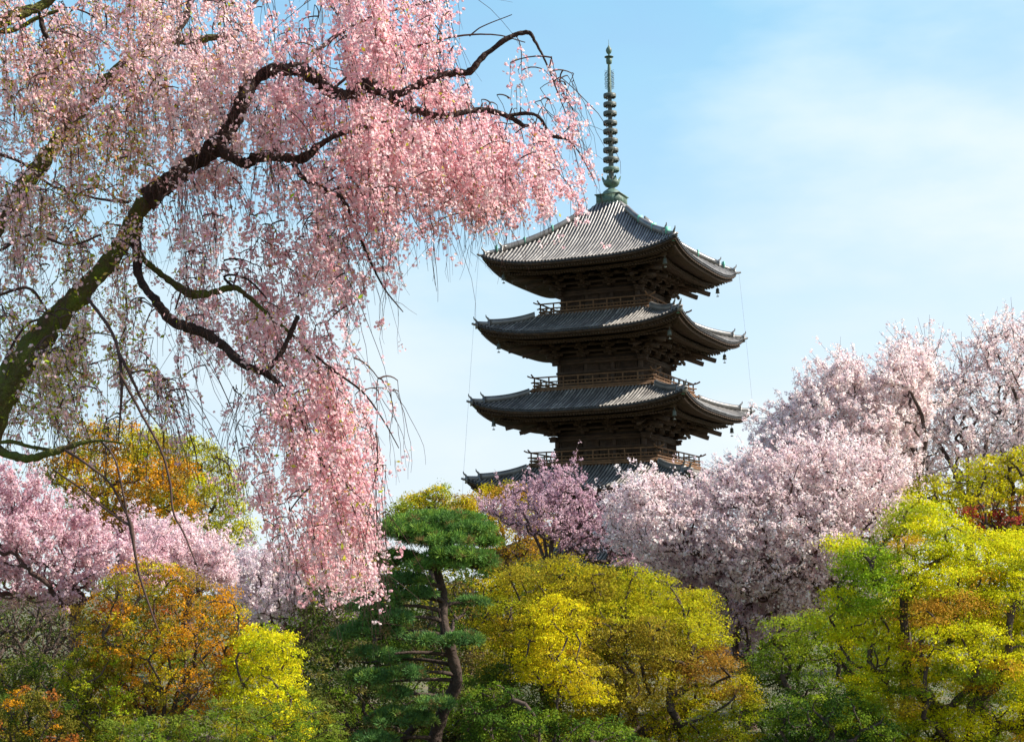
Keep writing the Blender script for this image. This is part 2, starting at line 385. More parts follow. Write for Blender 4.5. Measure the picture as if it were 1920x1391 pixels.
    for z, h, ex in ((zd_ + .22, .3, .05), (zd_ + (zb - zd_) * .55, .2, .08), (zb - .28, .3, .55), (zb - .04, .18, .65)):
        box4(b, (0, -hw, z), (2 * hw + 2 * ex, .36, h))
    b.build('tie_beams', M['wood'], wall)
    if zb - zd_ > 1:
        b = MB(); zc = (zd_ + zb) / 2; hh = (zb - zd_) - .7
        for sx in (-1, 1):                            # lattice windows either side of the doors
            cx = sx * hw * .645
            box4(b, (cx, -hw + .02, zc), (hw * .5, .12, hh * .9))
            for q in range(-5, 6): box4(b, (cx + q * hw * .045, -hw - .06, zc), (.05, .08, hh * .8))
        for sx in (-1, 1): box4(b, (sx * hw * .145, -hw - .02, zc), (hw * .27, .1, hh))
        b.build('doors_and_lattice', M['wood'], wall)
    # stepped bracket complexes
    b = MB()
    pos = [-hw * .97, -hw * .323, hw * .323, hw * .97]
    for j in range(3):
        out = .62 * (j + 1); z = zb + .30 + .50 * j
        L = 2 * (hw + out) + .5
        box4(b, (0, -(hw + out), z + .42), (L, .18, .22))
        box4(b, (0, -hw + .02, z + .1), (2 * hw, .2, .18))
        for x in pos:
            box4(b, (x, -(hw + out / 2), z), (.24, out + .5, .28))
            box4(b, (x, -(hw + out), z + .18), (1.25, .2, .18))
            for bx in (-.52, 0, .52): box4(b, (x + bx, -(hw + out), z + .30), (.26, .28, .16))
        for k in range(4):
            o = np.array([1, -1, 0]) / math.sqrt(2)
            b.beam(rot(np.array([hw, -hw, z]), k), rot(np.array([hw, -hw, z]) + o * (out * 1.414 + .3), k), .26, .3)
    for x in pos[1:3] + [-hw * .66, 0, hw * .66]:
        beam4(b, np.array([x, -hw, zb + 1.75]), np.array([x, -(hw + 2.35), zb + 1.05]), .2, .26)
    for k in range(4):                                # corner tail rafters, three deep, slanting down and out
        o = np.array([1, -1, 0]) / math.sqrt(2); c = np.array([hw, -hw, zb])
        for (d0, d1, z0, z1) in ((0, 3.6, 1.35, .35), (0.5, 5.0, 1.85, .75)):
            b.beam(rot(c + o * d0 + [0, 0, z0], k), rot(c + o * d1 + [0, 0, z1], k), .30, .40)
        for dx, dy in ((.45, 0), (0, -.45)):
            a = c + np.array([dx, dy, 1.5]) * 1; dirv = np.array([0, -1, 0]) if dx else np.array([1, 0, 0])
            b.beam(rot(a, k), rot(a + dirv * 3.1 + [0, 0, -.95], k), .22, .28)
    b.build('bracket_complex', M['wood'], wall)
    # balcony
    if S['hb']:
        hb = S['hb']; b = MB()
        b.box((0, 0, zd_ - .06), (2 * hb, 2 * hb, .14))
        for z, q, h in ((zd_ - .26, .12, .22), (zd_ - .62, .55, .2)): box4(b, (0, -(hb - q), z), (2 * (hb - q) + (.9 if q < .2 else .1), .24, h))
        for q in range(-5, 6): box4(b, (q * hb / 5.6, -(hb - .4), zd_ - .44), (.22, .7, .18))
        b.box((0, 0, zd_ - .75), (2 * hb - 1.3, 2 * hb - 1.3, 1.2))
        bal = b.build('balcony', M['wood2'], PAG)
        b = MB()
        for z, w, ex in ((.20, .14, .15), (.52, .11, .35)): box4(b, (0, -(hb - .18), zd_ + z), (2 * (hb + ex) - .36, w, w))
        for k in range(4):
            xs = np.array([-hb - .55, -hb - .25, -hb + .1, hb - .1, hb + .25, hb + .55]); zz = np.array([.22, .08, 0, 0, .08, .22]) + zd_ + .98
            b.tubes(rot(np.stack([xs, np.full(6, -(hb - .18)), zz], -1), k), np.full(6, .075), 6, cap=True)
        for q in np.linspace(-1, 1, 9): box4(b, (q * (hb - .18), -(hb - .18), zd_ + .48), (.11, .11, .98))
        for q in np.linspace(-1, 1, 33): box4(b, (q * (hb - .2), -(hb - .18), zd_ + .36), (.05, .05, .3))
        b.build('railing', M['wood2'], bal)
for i_, S_ in enumerate(ST): make_storey(i_, S_)

# stone platform and steps
b = MB(); b.box((0, 0, .42), (15, 15, .84)); b.box((0, 0, .87), (15.4, 15.4, .09))
for s_ in range(3): box4(b, (0, -7.7 - .3 * s_ - .15, .7 - .25 * s_ - .14), (3.2, .3, .26))
b.build('platform', M['stone'], PAG)
# spire
sp = empty('spire', (0, 0, 0), 0, PAG)
b = MB(); b.box((0, 0, 40.82), (2.36, 2.36, .9)); b.box((0, 0, 41.31), (2.62, 2.62, .09)); b.box((0, 0, 40.36), (2.5, 2.5, .1))
for q in (-.8, -.4, 0, .4, .8): box4(b, (q, -1.19, 40.82), (.05, .05, .76))
b.build('base_box', M['bronze'], sp)
b = MB(); b.lathe([(.98, 41.36), (.97, 41.5), (.82, 41.75), (.5, 41.98), (.34, 42.08), (.30, 42.25), (.42, 42.32)], (0, 0, 0), 28)
b.build('inverted_bowl', M['bronze'], sp, smooth=True)
b = MB(); b.lathe([(.3, 42.2), (.6, 42.32), (.78, 42.55), (.84, 42.85), (.80, 42.86), (.7, 42.6), (.3, 42.45)], (0, 0, 0), 24)
for q in range(8):
    a = q * math.pi / 4; u = np.array([math.cos(a), math.sin(a), 0]); w_ = np.array([-u[1], u[0], 0])
    V = [u * .82 + w_ * .22 + [0, 0, 42.78], u * .82 - w_ * .22 + [0, 0, 42.78], u * .90 - w_ * .16 + [0, 0, 43.0], u * 1.02 + [0, 0, 43.26], u * .90 + w_ * .16 + [0, 0, 43.0]]
    V = np.array(V); V2 = V - u * .05
    b.add(np.concatenate([V, V2]), [[0, 1, 2, 4], [5, 9, 7, 6], [0, 4, 9, 5], [1, 6, 7, 2]]); b.add(np.concatenate([V, V2]), [[4, 2, 3], [9, 8, 7]])
    b.add(np.concatenate([V, V2]), [[2, 7, 8, 3], [4, 3, 8, 9]])
b.build('lotus_flower', M['bronze'], sp)
b = MB(); b.lathe([(.27, 42.3), (.26, 44), (.22, 48), (.19, 51.8)], (0, 0, 0), 14); b.build('mast', M['bronze_d'], sp, smooth=True)
b = MB(); b.lathe([(.20, 51.8), (.17, 54.3), (.12, 54.8), (.10, 55.0)], (0, 0, 0), 12); b.build('upper_mast', M['bronze'], sp, smooth=True)
for q, yy in enumerate((48.47 + .0, 47.57, 46.65, 45.69, 44.82, 43.87, 42.93, 41.96, 40.95)):
    z1 = yy + EYE; r_ = .62 + q * .022; h = .33
    b = MB(); b.lathe([(r_, z1 - h), (r_ + .02, z1 - h / 2), (r_, z1), (r_ - .07, z1), (r_ - .07, z1 - h), (r_, z1 - h)], (0, 0, 0), 28)
    b.lathe([(.28, z1 - h), (.29, z1 - h * .5), (.28, z1)], (0, 0, 0), 14)
    for s_ in range(8):
        a = s_ * math.pi / 4 + .2; u = np.array([math.cos(a), math.sin(a), 0])
        b.beam(u * .25 + [0, 0, z1 - .12], u * (r_ - .04) + [0, 0, z1 - .12], .12, .08)
        b.tubes(np.array([u * (r_ - .1) + [0, 0, z1 - .3], u * (r_ - .1) + [0, 0, z1 - h - .1]]), np.array([.03, .05]), 5, cap=True)
    b.build('ring', M['bronze'] if q in (8,) else M['bronze_d'], sp)
b = MB()                                            # water-flame fins
for s_ in range(4):
    a = s_ * math.pi / 2 + .35; u = np.array([math.cos(a), math.sin(a), 0])
    z0, z1 = 52.15, 54.05
    for c in range(3):
        rr_ = .22 + .10 * c
        zz = np.linspace(z0 + .1 * c, z1 - .06 * c, 15); ww = rr_ + .05 * np.sin(np.arange(15) * 1.6 + c)
        b.tubes(np.stack([u[0] * ww, u[1] * ww, zz], -1), np.full(15, .022), 4)
    for zz in np.linspace(z0, z1, 11): b.tubes(np.array([u * .16 + [0, 0, zz], u * .47 + [0, 0, zz + .11]]), np.array([.018, .014]), 4)
b.build('water_flame', M['bronze_d'], sp)
b = MB(); b.lathe([(.12, 54.72), (.27, 54.82), (.30, 55.1), (.27, 55.38), (.14, 55.46), (.12, 55.55)], (0, 0, 0), 16); b.lathe([(.10, 55.46), (.46, 55.47), (.46, 55.50), (.10, 55.51)], (0, 0, 0), 16)
b.build('dragon_vehicle', M['bronze'], sp, smooth=True)
b = MB(); b.lathe([(.10, 55.5), (.09, 55.78), (.22, 55.88), (.30, 56.1), (.27, 56.32), (.14, 56.5), (.03, 56.7), (.012, 57.3)], (0, 0, 0), 16); b.build('sacred_jewel', M['bronze'], sp, smooth=True)
# lightning cables from corner to corner
for k in range(4):
    b = MB(); pts = []
    for S_ in ST: pts.append(rot(np.array([S_['H'] + .15, -S_['H'] - .15, S_['zt'] - .1]), k))
    if k == 0: continue
    b.tubes(np.array(pts), np.full(5, .010), 4); b.build('lightning_cable', M['wire'], PAG)
# ------------------------------------------------------------------ vegetation tools
def inpoly(P, poly):
    x, y = P[:, 0], P[:, 1]; r = np.zeros(len(P), bool); q = np.asarray(poly, float); n = len(q)
    for i in range(n):
        x1, y1 = q[i]; x2, y2 = q[(i + 1) % n]
        if y1 == y2: continue
        c = ((y1 > y) != (y2 > y)) & (x < (x2 - x1) * (y - y1) / (y2 - y1) + x1); r ^= c
    return r
def polydist(P, poly):
    q = np.asarray(poly, float); d = np.full(len(P), 1e9)
    for i in range(len(q)):
        a, b = q[i], q[(i + 1) % len(q)]; t = np.clip(((P - a) @ (b - a)) / ((b - a) @ (b - a) + 1e-9), 0, 1)
        d = np.minimum(d, np.linalg.norm(P - (a + t[:, None] * (b - a)), axis=1))
    return d
def sample_poly(poly, n, rg, inset=0, relax=True):
    q = np.asarray(poly, float); lo, hi = q.min(0), q.max(0); out = np.zeros((0, 2))
    while len(out) < n * (3 if relax else 1):
        P = rg.uniform(lo, hi, (n * 8, 2)); P = P[inpoly(P, q)]
        if inset: P = P[polydist(P, q) > inset * rg.uniform(.3, 1, len(P))]
        out = np.concatenate([out, P])
    if not relax: return out[:n]
    out = out[:n * 3]; keep = [0]; dm = np.linalg.norm(out - out[0], axis=1)          # farthest-point picking: an even spread
    for _ in range(n - 1):
        dm2 = dm * rg.uniform(.6, 1, len(dm)); k = int(dm2.argmax()); keep.append(k); dm = np.minimum(dm, np.linalg.norm(out - out[k], axis=1))
    return out[keep]
def unit(v): return v / (np.linalg.norm(v, axis=-1, keepdims=True) + 1e-9)
def leaves(b, C, N, size, colr, rg, aspect=.5, fold=.25):
    """rhombic leaves at C, facing N, own colours"""
    n = len(C); N = unit(N); t = unit(np.cross(N, rg.standard_normal((n, 3)))); s = np.cross(N, t)
    L = (size * np.clip(np.exp(rg.normal(-.05, .35, n)), .4, 2.0))[:, None]
    V = np.stack([C - t * L * .5, C + s * L * aspect * .5 + N * L * fold * .3, C + t * L * .5, C - s * L * aspect * .5 + N * L * fold * .3], 1)
    b.add(V.reshape(-1, 3), np.arange(n * 4).reshape(-1, 4), colr)
def pick(pal, n, rg, var=.18):
    """own colour of each leaf: palette [(weight, rgb)...] with small variation"""
    w = np.array([p[0] for p in pal], float); c = np.array([p[1] for p in pal], float)
    k = rg.choice(len(pal), n, p=w / w.sum()); return k, c
def jitter(c, rg, var=.18):
    n = len(c); v = np.exp(rg.normal(0, var, (n, 1))); return np.clip(c * v * np.exp(rg.normal(0, var * .35, (n, 3))), 0, .95)

def resample(P, n):
    P = np.asarray(P, float); s = np.concatenate([[0], np.cumsum(np.linalg.norm(np.diff(P, axis=0), axis=1))]); u = np.linspace(0, s[-1], n)
    return np.stack([np.interp(u, s, P[:, i]) for i in range(3)], 1)
def skeleton(root, T, rg, bias=.35, tipr=.006, power=.5, seg=3, wob=.08, maxr=.3, curl=.28, boughs=()):
    """limbs from a root polyline to every target: each target joins the nearest part already grown"""
    nodes = [np.array(p, float) for p in root]; par = [-1] + list(range(len(root) - 1)); r0 = nodes[-1]
    order = np.argsort(np.linalg.norm(T - r0, axis=1) + rg.normal(0, .15, len(T)))
    arr = np.zeros((len(root) + len(T) * seg, 3)); cnt = len(root); arr[:cnt] = np.array(nodes); plen = np.zeros(len(arr))
    for i in range(1, cnt): plen[i] = plen[i - 1] + np.linalg.norm(arr[i] - arr[i - 1])
    par = np.concatenate([np.array(par), np.zeros(len(T) * seg, int)]); fst = max(0, len(root) - 3); tips = []
    if len(boughs):                        # given main boughs grow from the end of the root line
        bn = [resample(np.concatenate([nodes[-1][None], q]), 9)[1:] for q in boughs]; tot = sum(len(q) for q in bn)
        arr = np.concatenate([arr[:cnt], np.zeros((tot + len(T) * seg, 3))]); par = np.concatenate([par[:cnt], np.zeros(tot + len(T) * seg, int)]); plen = np.concatenate([plen[:cnt], np.zeros(tot + len(T) * seg)]); r_i = cnt - 1
        for q in bn:
            p = r_i
            for v in q: arr[cnt] = v; par[cnt] = p; plen[cnt] = plen[p] + .3 * np.linalg.norm(v - arr[p]); p = cnt; cnt += 1
            tips.append(cnt - 1)
    for k in order:
        t = T[k]; d = np.linalg.norm(arr[fst:cnt] - t, axis=1)
        cost = d + bias * plen[fst:cnt] * .5 + 0.6 * np.maximum(0, arr[fst:cnt, 2] - t[2])
        j = fst + int(cost.argmin()); a = arr[j]; dd = np.linalg.norm(t - a)
        pd = unit(a - arr[par[j]]) if par[j] >= 0 else np.array([0, 0, 1.])
        p = j
        for s_ in range(1, seg + 1):
            u = s_ / seg; q = a + (t - a) * u + pd * dd * curl * math.sin(math.pi * u) + rg.normal(0, wob * dd * (u < 1), 3)
            arr[cnt] = q; par[cnt] = p; plen[cnt] = plen[p] + dd / seg; p = cnt; cnt += 1
        tips.append(cnt - 1)
    arr = arr[:cnt]; par = par[:cnt]; w = np.zeros(cnt); w[tips] += 1
    for i in range(cnt - 1, 0, -1): w[par[i]] += w[i]
    rad = np.minimum(tipr * np.maximum(w, 1) ** power, maxr)
    return arr, par, rad
def limbs(b, arr, par, rad, k=5, C=None):
    i = np.arange(1, len(arr)); i = i[par[1:] >= 0]
    P = np.stack([arr[par[i]], arr[i]], 1); pr = np.minimum(rad[par[i]], rad[i] * 1.7)
    # overlap the joints slightly
    d = unit(P[:, 1] - P[:, 0]); P[:, 0] -= d * pr[:, None] * .25
    b.tubes(P, np.stack([pr, rad[i]], 1), k, C)

def tree(name, label, cat, poly, Y, pal, seed, thick=1.0, puffs=120, pr=.35, leaf=.05, n=40000, bark='barkg', base=None, group=None,
         regions=(), flat=.62, up=.5, trunk_r=.12, tipr=.012, stems=1, power=.5, aspect=.55, mat='leaf', spill=.35, skirt=.05, airy=0.0, limb_t=1.0):
    """tree or shrub whose crown has the outline poly (photo pixels, taken at depth Y), real thickness and its own trunk and limbs"""
    rg = np.random.default_rng(seed); poly = np.array(poly, float); m = Y / FPX
    inset = pr / m * .75
    Pp = sample_poly(poly, puffs, rg, inset=inset); d = polydist(Pp, poly); dm = max(d.max(), 1)
    T = thick * np.sqrt(np.clip(d / dm, .02, 1)) ; u = rg.uniform(-1, 1, puffs); u = np.sign(u - .15) * np.abs(u) ** .55
    dep = Y + T * u * (-1) * -1
    C = at(Pp[:, 0], Pp[:, 1], dep); C[:, 2] = np.maximum(C[:, 2], skirt)
    rp = pr * rg.uniform(.6, 1.3, puffs)
    # colour of each puff
    w = np.array([p[0] for p in pal], float); pc = np.array([p[1] for p in pal], float)
    kk = rg.choice(len(pal), puffs, p=w / w.sum()); colp = pc[kk]
    for (cx, cy, rx, ry, c, prob) in regions:
        s_ = (((Pp[:, 0] - cx) / rx) ** 2 + ((Pp[:, 1] - cy) / ry) ** 2 < 1) & (rg.random(puffs) < prob); colp[s_] = c
    # leaves: shell of every puff, denser above, with sprays that leave the puff
    cntp = rp ** 2; cntp = cntp / cntp.sum(); which = rg.choice(puffs, n, p=cntp)
    dirs = unit(rg.standard_normal((n, 3)) + np.array([0, 0, .35])); rad_ = rg.uniform(.55, 1, n) ** .6
    sp_ = rg.random(n) < spill; rad_[sp_] *= rg.uniform(.9, 1.75, sp_.sum())
    # small lumps inside each puff
    lump = 14; ld = unit(rg.standard_normal((puffs, lump, 3)) + np.array([0, 0, .3])); lk = rg.integers(0, lump, n)
    ldir = ld[which, lk]; off = ldir * rad_[:, None] * .78 + rg.standard_normal((n, 3)) * .20
    off = np.where((rg.random(n) < .72)[:, None], off, dirs * rad_[:, None])
    off *= rp[which][:, None]; off[:, 2] *= flat
    L = C[which] + off; L[:, 2] = np.maximum(L[:, 2], .02)
    N = unit(off) * .5 + rg.standard_normal((n, 3)) * .65 + np.array([0, 0, up])
    cc = jitter(colp[which], rg, .2)
    # base and trunk
    cen = C.mean(0)
    if base is None: base = (float(cen[0]), float(Y), 0.0)
    root = empty(name, base); tag(root, label, cat, group)
    B0 = np.array(base, float)
    cr = MB(); leaves(cr, L - B0, N, leaf, cc, rg, aspect); cr.build('crown', M[mat], root)
    tb = MB(); zt = max(C[:, 2].min() + .15 * (C[:, 2].max() - C[:, 2].min()), .4); per = max(1, stems)
    idx = rg.permutation(puffs)
    ang = np.argsort(C[:, 0] + rg.normal(0, .2, puffs)); groups_ = np.array_split(ang, per)
    for g in groups_:
        tgt = C[g] - B0; gx = tgt[:, 0].mean(); hh = zt
        rt = [np.array([gx * .06 + rg.normal(0, .05) * (per > 1), rg.normal(0, .05), -.05]), np.array([gx * .15, 0, hh * .35]), np.array([gx * .32 + rg.normal(0, .03), rg.normal(0, .04), hh * .7]), np.array([gx * .5, 0, hh])]
        a_, p_, r_ = skeleton(rt, tgt, rg, tipr=tipr, power=power, maxr=trunk_r)
        r_[:4] = np.maximum(r_[:4], trunk_r * np.array([1.25, 1.0, .9, .8])); limbs(tb, a_, p_, r_, 6)
    tb.build('trunk', M[bark], root)
    return root

def cherry(name, label, poly, Y, seed, n_t=600, root=None, cols=None, cat='cherry tree', thick=1.5, flowers=9, fs=.05, tipr=.007, trunk=.16, ball=.11, dens=1.0, along=3, base=None, group='blossoming cherry trees', bark='twig', power=.45, bias=.35, sprays=1.0, slen=.9, lean=(-.1, 0, .5), boughs=()):
    """cherry in blossom: branch network reaching every part of the outline, flower balls on the outer twigs"""
    rg = np.random.default_rng(seed); poly = np.array(poly, float)
    Pp = sample_poly(poly, n_t, rg, inset=2); d = polydist(Pp, poly); kp = rg.random(len(Pp)) < np.clip(.35 + d / 55, 0, 1); Pp, d = Pp[kp], d[kp]; n_t = len(Pp); T = thick * np.sqrt(np.clip(d / d.max(), .05, 1))
    C = at(Pp[:, 0], Pp[:, 1], Y + T * rg.uniform(-1, 1, n_t)); C[:, 2] = np.maximum(C[:, 2], .3)
    if root is None: root = (poly[:, 0].mean(), poly[:, 1].max())
    R0 = at(root[0], root[1], Y)
    if base is None: base = (float(R0[0]), Y, 0.)
    B0 = np.array(base, float); ob = empty(name, base); tag(ob, label, cat, group)
    R0 = R0 - B0; rt = [np.array([0, 0, -.05]), np.array([R0[0] * .2 + .05, 0, R0[2] * .35]), np.array([R0[0] * .6, .05, R0[2] * .7]), R0]
    a_, p_, r_ = skeleton(rt, C - B0, rg, tipr=tipr, power=power, wob=.03, maxr=trunk, bias=bias, curl=.16,
        boughs=[at([q[0] for q in bq], [q[1] for q in bq], Y + np.linspace(0, 1, len(bq)) * rg.uniform(-thick, thick) * .6) - B0 for bq in boughs])
    r_[:4] = trunk * np.array([1.3, 1.1, 1., .9])
    tb = MB(); limbs(tb, a_, p_, r_, 5)
    thin = np.where(r_ < tipr * 3.2)[0]; thin = thin[thin > 4]
    # straight sprays that run on beyond the twigs, carrying bloom to their tips
    ns = int(len(C) * sprays); k_ = rg.choice(thin, ns); a0 = a_[k_]; dr = unit(unit(a_[k_] - a_[p_[k_]]) * .8 + np.array(lean) + rg.normal(0, .3, (ns, 3)))
    ln = (rg.uniform(.3, 1.0, ns) * slen)[:, None]; sv = np.stack([a0 + dr * ln * u_ + rg.normal(0, .012, (ns, 3)) * u_ for u_ in (0, .35, .7, 1)], 1)
    tb.tubes(sv, np.linspace(tipr * .9, tipr * .35, 4)[None] * np.ones((ns, 1)), 3); tb.build('trunk', M[bark], ob)
    pts = []
    for s_ in range(along):
        u = rg.random(len(thin))[:, None]; pts.append(a_[thin] * u + a_[p_[thin]] * (1 - u) + rg.normal(0, ball * .6, (len(thin), 3)))
    uu = rg.random((ns, 5)) ** .8; pts.append((a0[:, None] + dr[:, None] * ln[:, None] * uu[..., None]).reshape(-1, 3) + rg.normal(0, ball * .35, (ns * 5, 3)))
    pts = np.concatenate(pts); pts = pts[rg.random(len(pts)) < dens]
    nb = len(pts); which = np.repeat(np.arange(nb), flowers); n = len(which)
    off = unit(rg.standard_normal((n, 3))) * (ball * rg.uniform(.35, 1, n))[:, None]; br = rg.uniform(.6, 1.25, nb)
    F = pts[which] + off * br[which][:, None]; N = unit(off) + rg.standard_normal((n, 3)) * .5 + np.array([0, 0, .3])
    cols = np.array(cols or [(.80, .60, .62), (.86, .72, .72), (.74, .50, .54)]); cb = cols[rg.integers(0, len(cols), nb)]
    c = jitter(cb[which], rg, .07)
    bl = MB(); leaves(bl, F, N, fs, c, rg, .95, .2)
    bl.build('blossom', M['petal'], ob)
    return ob
# ------------------------------------------------------------------ weeping cherry in the foreground
GRID = ["7667788887766547999985000000", "8778788888777768999864000000", "7777788888888998788865056500", "6777788888888999999887256630",
 "6677788887687999999998545540", "6677777787776699999999874463", "6667778877758579999999999961", "6677778876775568999999999995",
 "7777777754555688899888899999", "7777775423344676888777788998", "7777776344445676676654433100", "6777775344455677545531000000",
 "5667765344455577641100000000", "5555556545456677842000000000", "6777766466677754420000000000", "6677766546678876300000000000",
 "5677776534578887500000000000", "5677766533457888731000000000", "5677765432345788862000000000", "4666654422235788874000000000",
 "2334432222247788885000000000", "1223322111147788883000000000", "0001111111368888860000000000", "0000111111137888850000000000",
 "0000000001026788830000000000", "0000000000025788840000000000", "0000000000012588850000000000", "0000000000000245540000000000"]
G = np.array([[int(c) for c in r] for r in GRID], float) / 9
def dens(x, y):
    gx = np.clip(np.asarray(x) / 40 - .5, 0, 27); gy = np.clip(np.asarray(y) / 40 - .5, 0, 27)
    x0 = np.floor(gx).astype(int); y0 = np.floor(gy).astype(int); x1 = np.minimum(x0 + 1, 27); y1 = np.minimum(y0 + 1, 27); fx = gx - x0; fy = gy - y0
    v = (G[y0, x0] * (1 - fx) + G[y0, x1] * fx) * (1 - fy) + (G[y1, x0] * (1 - fx) + G[y1, x1] * fx) * fy
    return np.where(np.asarray(y) > 1130, 0, v)
def smooth_line(p, n=8):
    """Catmull-Rom through rows of p"""
    p = np.asarray(p, float); q = np.concatenate([[2 * p[0] - p[1]], p, [2 * p[-1] - p[-2]]]); out = []
    for i in range(1, len(q) - 2):
        for t in np.linspace(0, 1, n, endpoint=False):
            a, b_, c, d = q[i - 1], q[i], q[i + 1], q[i + 2]
            out.append(.5 * (2 * b_ + (c - a) * t + (2 * a - 5 * b_ + 4 * c - d) * t * t + (3 * b_ - a - 3 * c + d) * t ** 3))
    out.append(p[-1]); return np.array(out)
